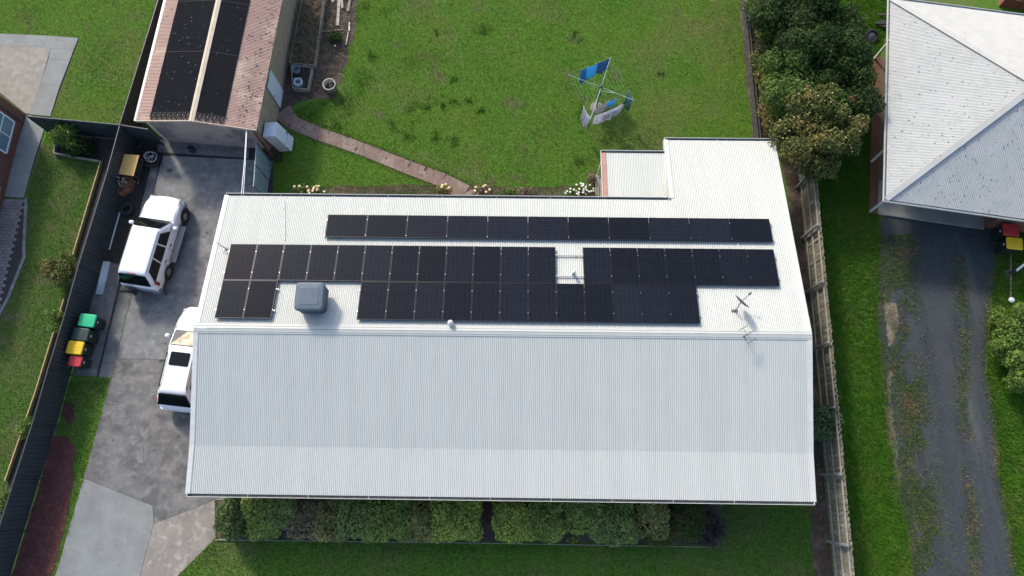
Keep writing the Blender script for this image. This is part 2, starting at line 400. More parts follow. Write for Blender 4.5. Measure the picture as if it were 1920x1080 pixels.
mat('car_silver', (.5, .53, .57), rough=.3, metal=.7)
mat('car_bumper', (.16, .2, .26), rough=.4)
mat('car_glass', (.006, .008, .009), rough=.05, spec=.3)
mat('sunshade', (.62, .5, .33), (.72, .64, .5), 3, .35, c3=(.42, .31, .19), scale3=2.2, w3=(.5, .58), obj=True)
mat('lamp_red', (.25, .012, .03), rough=.2)
mat('lamp_clear', (.5, .55, .6), rough=.1)
mat('bin_dark', (.012, .022, .018), (.018, .028, .024), 5, .55)
mat('bin_lid_green', (.012, .42, .19), rough=.45)
mat('bin_lid_dark', (.014, .035, .032), rough=.45)
mat('bin_lid_yellow', (.72, .46, .012), rough=.45)
mat('bin_lid_red', (.5, .03, .04), rough=.45)
mat('board_yellow', (.72, .46, .15), (.64, .4, .13), 4, .6)
mat('rust', (.24, .09, .045), (.16, .07, .04), 8, .9, c3=(.35, .26, .17), scale3=5)
mat('white_plastic', (.62, .68, .74), (.56, .62, .68), 3, .4)
mat('white_paint', (.75, .76, .78), rough=.5)
mat('hose', (.5, .52, .55), rough=.5)
mat('bucket_grey', (.16, .19, .24), rough=.5)
mat('line_green', (.3, .42, .38), rough=.5)
mat('cloth_blue', (.06, .27, .55), (.05, .2, .45), 5, .9, obj=True, trans=.5)
mat('cloth_bright', (.12, .5, .8), (.09, .42, .74), 5, .9, trans=.5)
mat('cloth_navy', (.07, .19, .42), (.055, .14, .34), 5, .9, trans=.5)
mat('cloth_white', (.7, .7, .78), (.58, .59, .68), 6, .9, trans=.5)
mat('cloth_grey', (.45, .44, .43), (.36, .36, .36), 6, .9, trans=.5)
mat('cloth_teal', (.12, .28, .32), (.09, .22, .26), 6, .9, trans=.5)
mat('right_roof', (.42, .424, .405), (.38, .386, .37), 2, .5, c3=(.43, .43, .42), scale3=.6, w3=(.5, .75), c4=(.1, .1, .1), scale4=7, w4=(.665, .69))
mat('veranda_floor', (.27, .275, .25), (.21, .215, .2), 1.2, .85, c3=(.34, .31, .23), scale3=.35, w3=(.56, .62))
mat('veranda_olive', (.11, .1, .075), (.085, .08, .06), 3, .9)

# solar glass: cells, with the thin gaps between them
def solar_mat(name):
    mt = bpy.data.materials.new(name); mt.use_nodes = True; MATS[name] = mt
    N = mt.node_tree.nodes; L = mt.node_tree.links; b = N['Principled BSDF']
    b.inputs['Roughness'].default_value = .1; b.inputs['Specular IOR Level'].default_value = .08
    tc = N.new('ShaderNodeTexCoord')
    br = N.new('ShaderNodeTexBrick'); br.offset = 0; L.new(tc.outputs['Object'], br.inputs[0])
    br.inputs['Scale'].default_value = 1; br.inputs['Brick Width'].default_value = .184; br.inputs['Row Height'].default_value = .0935
    br.inputs['Mortar Size'].default_value = .0028
    br.inputs['Color1'].default_value = (.007, .0085, .0135, 1); br.inputs['Color2'].default_value = (.009, .011, .0165, 1); br.inputs['Mortar'].default_value = (.03, .035, .048, 1)
    oi = N.new('ShaderNodeObjectInfo'); mr = N.new('ShaderNodeMapRange'); mr.inputs[3].default_value = .8; mr.inputs[4].default_value = 1.35
    L.new(oi.outputs['Random'], mr.inputs[0]); hs = N.new('ShaderNodeHueSaturation'); L.new(mr.outputs[0], hs.inputs['Value']); L.new(br.outputs[0], hs.inputs['Color'])
    L.new(hs.outputs[0], b.inputs['Base Color'])
solar_mat('solar_glass')

# ------------------------------------------------------------------ setting: ground sheets
g = Geo(); g.sheet([(-220, -220), (220, -220), (220, 220), (-220, 220)], 0)
struct('ground', g, 'ground')

def sheet(name, px, material, z=.004, lab=None):
    return struct(name, Geo().sheet(ccw(ats(px)), z), material)
NOGRASS = []
def nog(px): NOGRASS.append(ats(px))

def wobble(px, amp=3.5, step=14, seed=0):
    r = random.Random(seed); out = []
    n = len(px)
    for i in range(n):
        a, b = px[i], px[(i + 1) % n]; d = math.hypot(b[0] - a[0], b[1] - a[1]); k = max(1, int(d / step))
        for j in range(k):
            t = j / k; out.append((a[0] + (b[0] - a[0]) * t + r.uniform(-amp, amp), a[1] + (b[1] - a[1]) * t + r.uniform(-amp, amp)))
    return out

# concrete driveway, slab by slab
drive = struct('driveway', Geo().sheet(ccw(ats([(300, 292), (512, 300), (512, 372), (480, 700), (480, 930), (404, 1010), (225, 1195), (205, 1320), (36, 1320), (157, 896), (209, 709), (247, 555), (292, 345)])), .004), 'joint')
slabs = [
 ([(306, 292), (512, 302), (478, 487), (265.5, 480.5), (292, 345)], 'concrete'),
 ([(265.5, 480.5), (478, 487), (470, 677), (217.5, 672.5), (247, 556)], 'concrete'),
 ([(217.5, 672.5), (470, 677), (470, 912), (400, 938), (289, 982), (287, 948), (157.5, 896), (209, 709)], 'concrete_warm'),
 ([(157.5, 896), (287, 948), (289, 982), (262, 1082), (238, 1180), (205, 1320), (36, 1320), (104, 1080)], 'concrete_light'),
 ([(289, 982), (400, 938), (470, 912), (470, 935), (404, 938), (405, 1009), (336, 1078), (238, 1178), (262, 1082)], 'concrete_beige'),
]
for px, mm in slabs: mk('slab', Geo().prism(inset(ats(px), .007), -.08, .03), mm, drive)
nog([(300, 285), (512, 296), (512, 372), (480, 940), (404, 940), (406, 1011), (228, 1195), (205, 1330), (34, 1330), (156, 896), (207, 709), (292, 330)])
# bin strip with the drain channel
strip = struct('concrete_strip', Geo().sheet(ccw(ats([(135, 704), (209, 709), (292, 345), (300, 296), (278, 296), (266, 380), (205, 470), (185, 520)])), .006), 'joint')
for px in ([(136, 704), (181, 707), (200.5, 626.5), (158.5, 613)], [(158.5, 613), (200.5, 626.5), (221.5, 539.5), (181.5, 531)], [(181.5, 531), (221.5, 539.5), (232, 497), (196, 490)]):
    mk('slab', Geo().prism(inset(ats(px), .007), -.08, .034), 'concrete_dark', strip)
for px in ([(185, 707.5), (209, 709), (229, 626), (205, 624)], [(205, 624), (229, 626), (247, 556), (226, 542)], [(226, 542), (247, 556), (267.5, 468), (247, 460)], [(247, 460), (267.5, 468), (298, 310), (284, 310)]):
    mk('slab', Geo().prism(inset(ats(px), .007), -.08, .034), 'concrete_dark', strip)
nog([(130, 706), (212, 712), (300, 330), (300, 290), (222, 290), (185, 520)])
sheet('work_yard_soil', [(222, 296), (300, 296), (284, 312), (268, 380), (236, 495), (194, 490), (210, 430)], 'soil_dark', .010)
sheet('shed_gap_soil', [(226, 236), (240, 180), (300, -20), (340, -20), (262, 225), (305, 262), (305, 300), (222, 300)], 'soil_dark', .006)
sheet('shed_front_sheet', [(288, 255), (530, 262), (530, 306), (290, 296)], 'soil_dark', .0075)  # dark sheet covering the green ground along the shed front
sheet('shed_apron', [(296, 262), (468, 270), (466, 297), (296, 285)], 'concrete_dark', .012)
nog([(225, 240), (512, 250), (512, 300), (225, 300)])

# mulch beds by the dark fence
mp = wobble([(100, 815), (125, 818), (142, 842), (135, 905), (122, 985), (100, 1065), (55, 1220), (-30, 1220), (45, 1010), (76, 899), (90, 840)], 2.5, 16, 3)
mulch = sheet('mulch_bed', mp, 'mulch', .006); nog(mp)
mp2 = wobble([(122, 752), (138, 755), (141, 785), (128, 798), (118, 780)], 2, 10, 5); sheet('mulch_patch', mp2, 'mulch', .006)
# left neighbour: path, pavers, patio
lp = struct('side_path', Geo().sheet(ccw(ats([(48, 214), (62, 216), (86, 240), (45, 372), (2, 370)])), .004), 'joint')
for px in ([(50, 216), (61, 217), (84, 241), (65.5, 297.5), (27.5, 291.5)], [(27.5, 291.5), (65.5, 297.5), (45, 371), (3, 369)]):
    mk('slab', Geo().prism(inset(ats(px), .004), -.05, .035), 'concrete_light', lp)
nog([(40, 205), (98, 214), (88, 245), (48, 374), (48, 470), (18, 565), (-20, 620), (-90, 620), (-40, 200)])
pav = struct('paved_drive', Geo().sheet(ccw(ats([(-60, 372), (48, 373), (44, 470), (45, 482), (14, 560), (-20, 620), (-90, 620)])), .006), 'joint')
pA = at(47, 374); pB = at(-60, 370); pr = (pB - pA).normalized(); pd = Vector((pr.y, -pr.x, 0)) * (1 if pr.y > 0 else 1)
if pd.y > 0: pd = -pd
pbound = ats([(-60, 371), (47, 374), (43, 470), (43, 482), (12, 560), (-20, 615), (-90, 615)])
pw, ph = .245, .165
pg = Geo().box((0, 0, 0), (pw - .014, ph - .012, .05)); pmesh = None; rng = random.Random(4)
for j in range(40):
    for i in range(11):
        c = pA + pr * (pw * (i + .5 + (j % 2) * .5) - .06) + pd * (ph * (j + .5) + .02)
        if not inpoly(np.array([c.x]), np.array([c.y]), pbound)[0]: continue
        if pmesh is None:
            o = mk('paver', pg, 'paver', pav); pmesh = o.data
        else:
            o = bpy.data.objects.new('paver', pmesh); COL.objects.link(o); o.parent = pav
        o.location = (c.x, c.y, .016 + rng.uniform(-.006, .006)); o.rotation_euler = (rng.uniform(-.02, .02), rng.uniform(-.02, .02), math.atan2(pr.y, pr.x) + rng.uniform(-.02, .02))
be = ats([(50, 372), (45.5, 470), (46.5, 482), (15, 561), (-18, 620)])
for a_, b_ in zip(be[:-1], be[1:]): mk('border_strip', Geo().beam(Vector(a_) + Vector((0, 0, .02)), Vector(b_) + Vector((0, 0, .02)), .15, .05), 'concrete', pav)
for q_ in range(3):
    pts_ = ([(198, 757), (206, 759), (213, 758), (222, 760)], [(268, 838), (270, 850), (269, 862), (272, 874)], [(283, 845), (296, 842), (305, 845)])[q_]
    W_ = ats(pts_, .0315)
    for a_, b_ in zip(W_[:-1], W_[1:]): mk('crack', Geo().beam(a_, b_, .014, .003), 'joint', drive)
patio = struct('patio', Geo().sheet(ccw(ats([(-60, 60), (149, 71), (95, 220), (48, 214), (-60, 130)])), .004), 'joint')
for px, mm in (([(-60, 61), (90, 67.5), (84, 89), (-60, 85)], 'concrete_light'), ([(90, 67.5), (148, 72), (139, 93.5), (96, 91.5), (84, 89)], 'concrete_light'), ([(96, 91.5), (139, 93.5), (131.5, 114), (91.5, 111)], 'concrete_light'),
               ([(91.5, 111), (131.5, 114), (112.5, 163), (76, 159)], 'concrete_light'), ([(76, 159), (112.5, 163), (95, 219), (56, 215)], 'concrete_light'),
               ([(-60, 85), (84, 89), (96, 91.5), (76, 159), (56, 215), (48, 213), (-60, 125)], 'patio_beige')):
    mk('slab', Geo().prism(inset(ats(px), .004), -.06, .04), mm, patio)
nog([(-60, 60), (149, 71), (95, 222), (40, 214), (-60, 130)])
# soil along the dark fence on the neighbour's side, and his corner bed
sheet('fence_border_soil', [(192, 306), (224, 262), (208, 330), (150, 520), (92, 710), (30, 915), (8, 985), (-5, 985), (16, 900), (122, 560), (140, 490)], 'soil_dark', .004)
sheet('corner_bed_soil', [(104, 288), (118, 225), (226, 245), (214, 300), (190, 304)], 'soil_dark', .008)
nog([(104, 288), (90, 235), (226, 240), (224, 262), (30, 915), (0, 985), (16, 900), (122, 560), (190, 306)])
mat('lawn_dull', (.058, .125, .014), (.048, .1, .013), 4, .95, c3=(.1, .115, .035), scale3=.6, w3=(.46, .7), c4=(.14, .11, .07), scale4=.8, w4=(.56, .72), bump=1.0, bscale=22)
sheet('side_lawn', [(60, 250), (105, 288), (192, 306), (124, 562), (14, 905), (-40, 1060), (-160, 1060), (-160, 620), (-20, 612), (16, 560), (46, 480), (49, 374)], 'lawn_dull', .0022)
# brick path across the back lawn
pc = [(529, 208), (548, 230), (600, 252), (680, 280), (760, 312), (830, 338), (872, 362), (880, 376)]
pathw = [.55, .42, .4, .38, .4, .42, .5, .68]
cl = [at(u, v) for u, v in pc]; Lft = []; Rgt = []
for i, p in enumerate(cl):
    d = (cl[min(i + 1, len(cl) - 1)] - cl[max(i - 1, 0)]).normalized(); nn = Vector((-d.y, d.x, 0)); Lft.append(p + nn * pathw[i]); Rgt.append(p - nn * pathw[i])
poly = [tuple(p) for p in Lft + Rgt[::-1]]
gp = struct('garden_path', Geo().sheet(ccw(poly), .005), 'soil'); NOGRASS.append(poly)
g = Geo(); rng = random.Random(8)
for i in range(len(cl) - 1):
    a, b = cl[i], cl[i + 1]; L_ = (b - a).length; d = (b - a).normalized(); nn = Vector((-d.y, d.x, 0)); n = int(L_ / .116)
    for k in range(n):
        t = (k + .5) / n; wdt = pathw[i] + (pathw[i + 1] - pathw[i]) * t - .05; p = a + (b - a) * t; m_ = max(2, round(2 * wdt / .234)); bl_ = 2 * wdt / m_
        for q_ in range(m_ + (k % 2)):
            lo = -wdt + bl_ * (q_ - .5 * (k % 2)); hi = min(lo + bl_, wdt); lo = max(lo, -wdt)
            if hi - lo < .04 or rng.random() < .02: continue
            c = p + nn * (lo + hi) / 2; g.box((c.x, c.y, rng.uniform(.006, .014)), (L_ / n - .007, hi - lo - .008, .03), math.atan2(d.y, d.x) + rng.uniform(-.015, .015))
o = mk('paving_bricks', g, 'path_brick', gp); o['kind'] = 'stuff'
# soil beds
dirt = wobble([(535, 125), (556, -20), (672, -20), (668, 30), (655, 90), (640, 150), (620, 185), (560, 192), (530, 212), (515, 205)], 4, 14, 11)
sheet('vegetable_bed_soil', dirt, 'soil', .004); nog(dirt)
dirt2 = wobble([(1384, -20), (1398, 130), (1412, 268), (1460, 275), (1520, 600), (1530, 940), (1520, 960), (1545, 1400), (1590, 1400), (1545, 890), (1528, 656), (1500, 351), (1480, -20)], 2, 20, 13)
sheet('side_passage_soil', dirt2, 'soil', .004); nog(dirt2)
hb = [(404, 925), (404, 1010), (900, 1014), (1120, 1018), (1345, 1022), (1350, 930)]
sheet('front_bed_soil', hb, 'soil', .006); nog(hb)
nb = [(540, 366), (540, 352), (612, 350), (840, 345), (1000, 352), (1115, 345), (1130, 380), (540, 380)]
sheet('back_bed_soil', wobble(nb, 2, 16, 9), 'soil', .003)
# gravel drive on the right
gd = wobble([(1650, 405), (1646, 520), (1645, 610), (1654, 690), (1664, 790), (1678, 880), (1694, 955), (1706, 1020), (1716, 1130), (1740, 1400), (1950, 1400), (1915, 1130), (1903, 1060), (1895, 1000), (1872, 890), (1866, 800), (1850, 700), (1853, 600), (1866, 520), (1876, 430)], 3, 15, 6)
sheet('gravel_drive', gd, 'gravel', .005)
for k, px in enumerate(([(1660, 760), (1672, 765), (1682, 860), (1690, 900), (1688, 945), (1678, 950), (1672, 880), (1662, 815)], [(1658, 560), (1680, 570), (1685, 620), (1668, 650), (1660, 600)], [(1664, 690), (1674, 700), (1668, 760), (1660, 740)])):
    p = wobble(px, 3, 7, 40 + k); sheet('sandy_patch', p, 'soil_pale', .009)

# ------------------------------------------------------------------ main house
YAW = -.0323
HE = Vector((math.cos(YAW), math.sin(YAW), 0)); HN = Vector((-math.sin(YAW), math.cos(YAW), 0)); ZU = Vector((0, 0, 1))
R0 = Vector((-12.828, 6.259, 4.315)); HL_ = 24.77; PN, PS1, PS2 = .2045, .2151, .0898
def H(t, m, z): p = R0 + HE * t + HN * m; return Vector((p.x, p.y, z))
sN = HN * math.cos(PN) - ZU * math.sin(PN); nN = HN * math.sin(PN) + ZU * math.cos(PN)
sS = -HN * math.cos(PS1) - ZU * math.sin(PS1); nS = -HN * math.sin(PS1) + ZU * math.cos(PS1)
sV = -HN * math.cos(PS2) - ZU * math.sin(PS2); nV = -HN * math.sin(PS2) + ZU * math.cos(PS2)
def NR(t, s, o=0.0): return R0 + HE * t + sN * s + nN * o
DN, DN2, DB, DS, TW = 6.41, 9.73, 4.654, 6.554, 19.75
house = thing('house', 'long white corrugated iron roofed brick house covered with solar panels', 'house', (R0 + HE * HL_ / 2).to_tuple()[:2] + (0,))
g = Geo(); corr(g, R0, HE, sN, nN, [(0, .03), (TW, .03), (TW, DN), (0, DN)]); mk('roof_sheet', g, 'roof_white', house, smooth=True)['label'] = 'sunlit back roof slope'
g = Geo(); corr(g, R0, HE, sN, nN, [(TW, .03), (HL_, .03), (HL_, DN2), (TW, DN2)], phase=0); mk('roof_sheet', g, 'roof_white', house, smooth=True)['label'] = 'roof slope running down over the back wing'
g = Geo(); corr(g, R0, HE, sS, nS, [(0, .03), (HL_, .03), (HL_, DB + .02), (0, DB + .02)]); mk('roof_sheet', g, 'roof_white', house, smooth=True)['label'] = 'shaded front roof slope'
VB = R0 + sS * DB - nS * .006
g = Geo(); corr(g, VB, HE, sV, nV, [(0, -.05), (HL_, -.05), (HL_, DS - DB), (0, DS - DB)]); mk('roof_sheet', g, 'roof_white', house, smooth=True)['label'] = 'flatter front veranda roof'
g = Geo()
for s, n_ in ((sN, nN), (sS, nS)):
    a = R0 + n_ * .022
    v = [a - HE * .04 + n_ * .008, a + HE * (HL_ + .04) + n_ * .008, a + HE * (HL_ + .04) + s * .2, a - HE * .04 + s * .2]
    w2 = [a - HE * .04 + s * .2, a + HE * (HL_ + .04) + s * .2, a + HE * (HL_ + .04) + s * .2 - n_ * .03, a - HE * .04 + s * .2 - n_ * .03]
    g.quad(*v); g.quad(*w2)
    g.beam(a - HE * .04 + s * .11 + n_ * .009, a + HE * (HL_ + .04) + s * .11 + n_ * .009, .015, .012)
mk('ridge_cap', g, 'roof_white', house)
def barge(pts, side, nlist):
    g = Geo()
    for (a, b), n_ in zip(zip(pts[:-1], pts[1:]), nlist):
        g.beam(a + n_ * .016 + HE * side * -.05, b + n_ * .016 + HE * side * -.05, .17, .012, n_)
        g.beam(a + HE * side * .045 - ZU * .10, b + HE * side * .045 - ZU * .10, .03, .24, n_)
    return mk('bargeboard', g, 'trim_white', house)
ES = VB + sV * (DS - DB)
barge([NR(0, DN + .02), R0, R0 + sS * DB, ES], -1, [nN, nS, nV])
barge([NR(HL_, DN2 + .02), R0 + HE * HL_, R0 + sS * DB + HE * HL_, ES + HE * HL_], 1, [nN, nS, nV])
barge([NR(TW, DN2 + .02), NR(TW, DN + .1)], -1, [nN])
def gutter(a, b, out, name='gutter'):
    a = Vector(a); b = Vector(b); out = Vector(out); g = Geo()
    g.beam(a + out * .12 - ZU * .02, b + out * .12 - ZU * .02, .016, .11)
    g.beam(a + out * .005 - ZU * .06, b + out * .005 - ZU * .06, .012, .07)
    o = mk(name, g, 'trim_white', house)
    g = Geo().beam(a + out * .062 - ZU * .075, b + out * .062 - ZU * .075, .11, .02); mk('gutter_floor', g, 'gutter_dark', o)  # channel floor coloured dark to paint the shadow inside the gutter
    L_ = (b - a).length; d = (b - a).normalized(); k = 0
    for i in range(1, int(L_ / 2.4)):
        c = a + d * (i * 2.4); g = Geo().beam(c - ZU * .01, c + out * .12 - ZU * .01, .016, .008); mk('gutter_strap', g, 'trim_white', o)
    for c in (a, b): mk('gutter_end', Geo().beam(c - ZU * .025, c + out * .125 - ZU * .025, .02, .115), 'trim_white', o)
    return o
gutter(NR(.02, DN), NR(TW - .1, DN), HN); gutter(NR(TW, DN2), NR(HL_, DN2), HN); gutter(ES + HE * .02, ES + HE * (HL_ - .02), -HN)
# fascia and soffit
for a, b, o_ in ((NR(.05, DN - .05, -.12), NR(TW, DN - .05, -.12), HN), (NR(TW, DN2 - .05, -.12), NR(HL_ - .05, DN2 - .05, -.12), HN), (ES + HE * .05 + HN * .06 - ZU * .1, ES + HE * (HL_ - .05) + HN * .06 - ZU * .1, -HN)):
    mk('fascia', Geo().beam(a, b, .025, .17), 'trim_white', house)
# walls
def wallbox(t0, t1, m0, m1, z1, name='wall'):
    P = [H(t, m_, 0) for t, m_ in ((t0, m0), (t1, m0), (t1, m1), (t0, m1))]
    return mk(name, Geo().prism([p.to_tuple() for p in P], 0, z1), 'house_brick', house)
w1 = wallbox(.35, HL_ - .35, -4.4, 5.75, 2.93); w2_ = wallbox(TW + .35, HL_ - .36, 5.751, 9.0, 2.2)
for t in (.36, HL_ - .36):      # gable ends
    P = [H(t, -4.39, 2.931), H(t, 5.74, 2.931), H(t, 0, 4.16)]; q = [p + HE * .1 * (1 if t < 1 else -1) for p in P]
    mk('gable', Geo().add(P + q, [(0, 1, 2), (5, 4, 3), (0, 3, 4, 1), (1, 4, 5, 2), (2, 5, 3, 0)]), 'house_brick', house)
def window(par, c, along, out, w_, h_, sill=True):
    c = Vector(c); g = Geo()
    for s in (-1, 1): g.beam(c + along * s * w_ / 2 - ZU * h_ / 2, c + along * s * w_ / 2 + ZU * h_ / 2, .06, .07, out)
    for s in (-1, 1): g.beam(c - along * (w_ / 2 + .03) + ZU * s * (h_ / 2 + .03), c + along * (w_ / 2 + .03) + ZU * s * (h_ / 2 + .03), .06, .07, out)
    g.beam(c - ZU * h_ / 2, c + ZU * h_ / 2, .04, .06, out)
    f = mk('window', g, 'trim_white', par)
    for s in (-1, 1):
        mk('pane', Geo().beam(c + along * s * w_ / 4 - ZU * (h_ / 2 - .01), c + along * s * w_ / 4 + ZU * (h_ / 2 - .01), w_ / 2 - .05, .012, out), 'window_glass', f)
    return f
for t in (3.5, 8.0, 16.5, 21.0): window(house, H(t, -4.42, 1.5), HE, -HN, 1.8, 1.3)
for t in (2.5, 7.0, 12.5): window(house, H(t, 5.77, 1.6), HE, HN, 1.6, 1.1)
window(house, H(22.3, 9.02, 1.3), HE, HN, 1.6, 1.0)
d = mk('door', Geo().beam(H(12.2, -4.44, .12), H(12.2, -4.44, 2.15), .92, .05, HN), 'brown_timber', house)
mk('handle', Geo().beam(H(12.55, -4.5, 1.05), H(12.55, -4.5, 1.2), .03, .05), 'steel_grey', d)
mk('veranda_floor', Geo().prism([H(t, m_, 0).to_tuple() for t, m_ in ((.4, -6.1), (HL_ - 1.2, -6.1), (HL_ - 1.2, -4.41), (.4, -4.41))], 0, .12), 'concrete_dark', house)
for k in range(7):
    t = .6 + k * (HL_ - 2.2) / 6; mk('veranda_post', Geo().beam(H(t, -6.0, .12), H(t, -6.0, 3.04), .1, .1), 'trim_white', house)
mk('downpipe', Geo().tube([H(18.35, -6.5, 3.05), H(18.35, -6.52, 2.6), H(18.35, -6.55, .05)], .045, 8), 'trim_white', house)
mk('downpipe', Geo().tube([H(19.5, 6.45, 2.95), H(19.5, 5.9, 2.6), H(19.5, 5.82, .05)], .045, 8), 'trim_white', house)
# low white slab showing beyond the veranda's right end
mk('step', Geo().prism([H(t, m_, 0).to_tuple() for t, m_ in ((HL_ - 2.6, -6.62), (HL_ - 1.3, -6.62), (HL_ - 1.3, -6.11), (HL_ - 2.6, -6.11))], 0, .1), 'concrete_light', house)
# back porch with its own lower skillion roof
pz0, pz1 = 2.62, 2.36
PA = at(1134, 373, pz0); PB = at(1257, 376, pz0); PC = at(1250, 290, pz1); PD = at(1131, 287, pz1)
tW = (PB - PA).dot(HE); tm = (PD - PA).dot(HN); sl = (HN * tm + ZU * (pz1 - pz0)); LL = sl.length; sl.normalize(); nP = HE.cross(sl)
porch_n = nP if nP.z > 0 else -nP
g = Geo(); corr(g, PA, HE, sl, porch_n, [(.12, 0), (tW - .02, 0), (tW - .02, LL), (.12, LL)]); mk('porch_roof', g, 'roof_white', house, smooth=True)
mk('porch_flashing', Geo().beam(PA + HE * .1 + porch_n * .02 + HN * .05, PA + HE * tW + porch_n * .02 + HN * .05, .18, .01, porch_n), 'roof_white', house)
mat('porch_barge', (.45, .24, .18), (.38, .2, .15), 5, .8)
mk('porch_bargeboard', Geo().beam(PA + HE * .02 + porch_n * .02, PA + HE * .02 + sl * LL + porch_n * .02, .2, .03, porch_n), 'porch_barge', house)
mk('porch_edge', Geo().beam(PA - HE * .1 + porch_n * .0, PA - HE * .1 + sl * (LL + .1) + porch_n * .0, .03, .12, porch_n), 'trim_white', house)
pe0 = PA + sl * LL; gutter(pe0 - HE * .1 + ZU * .03, pe0 + HE * (tW - .02) + ZU * .03, HN)
for tt, mm_ in ((.0, tm - .15), (tW - .4, tm - .2)):
    q = PA + HE * tt + HN * mm_; mk('porch_post', Geo().beam((q.x, q.y, .05), (q.x, q.y, 2.33), .08, .08), 'trim_white', house)
mk('porch_floor', Geo().prism([(PA + HE * a + HN * b).to_tuple() for a, b in ((-.05, -.4), (tW - .3, -.4), (tW - .3, tm - .05), (-.05, tm - .05))], 0, .08), 'concrete', house)

# ------------------------------------------------------------------ solar array
PLn, PWd, GAP = 1.722, 1.134, .02
def panel_proto(w_, h_):
    root = thing('solar_panel', '', 'solar panel', local=True)
    g = Geo()
    for s in (-1, 1):
        g.box((s * (w_ / 2 - .014), 0, -.018), (.028, h_, .036)); g.box((0, s * (h_ / 2 - .014), -.018), (w_ - .056, .028, .036))
    mk('frame', g, 'panel_frame', root)
    mk('glass', Geo().box((0, 0, -.006), (w_ - .054, h_ - .054, .006)), 'solar_glass', root)
    return root
rotN = Matrix((HE, sN, nN)).transposed()
PROT = {}
def put_panel(t, s, land, label, group):
    key = land
    if key not in PROT:
        PROT[key] = panel_proto(PWd + .007, PLn + .007); o = PROT[key]
    else: o = copy_tree(PROT[key])
    q = rotN.to_4x4()
    if land: q = q @ Matrix.Rotation(math.pi / 2, 4, 'Z')
    q.translation = NR(t, s, .142); o.matrix_world = q; o.rotation_mode = 'XYZ'
    o.location = q.to_translation(); o.rotation_euler = q.to_euler(); setp(o, label, 'solar panel', group)
T0, TQ, SC_, SA = .7484, 4.7212, 3.86, 5.385
for k in range(11):
    put_panel(TQ + (k + .5) * (PLn + GAP) - GAP / 2, SA - PWd / 2, True, '%s solar panel from left in the landscape row nearest the back lawn' % ORD[k], 'landscape solar panel row')
for k in range(20):
    if k == 12: continue
    lb = '%s solar panel from left in upper portrait row left of the gap' % ORD[k] if k < 12 else '%s solar panel from the gap in the upper portrait row on the right' % ORD[k - 13]
    put_panel(T0 + (k + .5) * (PWd + GAP), SC_ - PLn / 2, False, lb, 'upper portrait solar panel row')
for k in list(range(2)) + list(range(5, 17)):
    lb = ['solar panel at the far left end of the row nearest the ridge', 'solar panel just left of the roof cooler nearest the ridge'][k] if k < 2 else '%s solar panel right of the roof cooler in the row nearest the ridge' % ORD[k - 5]
    put_panel(T0 + (k + .5) * (PWd + GAP), SC_ - PLn * 1.5 - GAP, False, lb, 'lower portrait solar panel row')
def rail(t0, t1, s, label, clamps):
    c = NR((t0 + t1) / 2, s, 0); r = thing('mounting_rail', label, 'rail', c.to_tuple(), group='solar mounting rails')
    mk('rail', Geo().beam(NR(t0, s, .075), NR(t1, s, .075), .04, .045, nN), 'rail_alu', r)
    k = t0 + .4
    while k < t1: mk('foot', Geo().beam(NR(k, s - .05, .008), NR(k, s - .05, .055), .04, .05, HE), 'rail_alu', r); k += 1.8
    for t in clamps: mk('clamp', Geo().beam(NR(t, s - .018, .148), NR(t, s + .018, .148), .022, .012, nN), 'rail_alu', r)
E_ = .07
for i, s in enumerate((SA - .25, SA - PWd + .1)):
    rail(TQ - E_, TQ + 11 * (PLn + GAP) + E_, s, ['aluminium rail under the landscape solar row along its eave side', 'aluminium rail under the landscape solar row along its ridge side'][i], [TQ + k * (PLn + GAP) - GAP / 2 for k in range(12)])
for i, s in enumerate((SC_ - .36, SC_ - 1.36)):
    rail(T0 - E_, T0 + 20 * (PWd + GAP) + E_, s, ['long aluminium rail crossing the panel gap above the vent', 'long aluminium rail crossing the panel gap at the vent'][i], [T0 + k * (PWd + GAP) for k in range(21)])
for i, s in enumerate((SC_ - PLn - .4, SC_ - 2 * PLn + .36)):
    rail(T0 - E_, T0 + 2 * (PWd + GAP) + E_, s, ['short aluminium rail under the left pair of panels, farther from ridge', 'short aluminium rail under the left pair of panels, nearer the ridge'][i], [T0 + k * (PWd + GAP) for k in range(3)])
    rail(T0 + 5 * (PWd + GAP) - E_, T0 + 17 * (PWd + GAP) + E_, s, ['aluminium rail under the twelve ridge side panels, farther from ridge', 'aluminium rail under the twelve ridge side panels, nearer the ridge'][i], [T0 + k * (PWd + GAP) for k in range(5, 18)])

# ------------------------------------------------------------------ on the roof
cc = H(4.72, 1.2, 0); cz = R0.z - math.tan(PN) * 1.2
ac = thing('evaporative_cooler', 'blue grey boxy evaporative cooler standing on the back roof slope', 'cooler', (cc.x, cc.y, cz), YAW, local=True)
g = Geo()
def ring(w_, d_, z, r=.16, n=5):
    out = []
    for sx, sy, a0 in ((1, 1, 0), (-1, 1, 90), (-1, -1, 180), (1, -1, 270)):
        for k in range(n):
            a = math.radians(a0 + 90 * k / (n - 1)); out.append((sx * (w_ / 2 - r) + r * math.cos(a), sy * (d_ / 2 - r) + r * math.sin(a), z))
    return out
def loft(rings, capb=True, capt=True):
    g = Geo(); n = len(rings[0]); v = [p for r in rings for p in r]; f = []
    for i in range(len(rings) - 1):
        for k in range(n): f.append((i * n + k, i * n + (k + 1) % n, (i + 1) * n + (k + 1) % n, (i + 1) * n + k))
    if capb: f.append(tuple(range(n))[::-1])
    if capt: f.append(tuple(range((len(rings) - 1) * n, len(rings) * n)))
    return g.add(v, f)
mk('cabinet', loft([ring(.98, .98, .18), ring(1.1, 1.1, .26), ring(1.14, 1.14, .84)]), 'cooler_dark', ac)
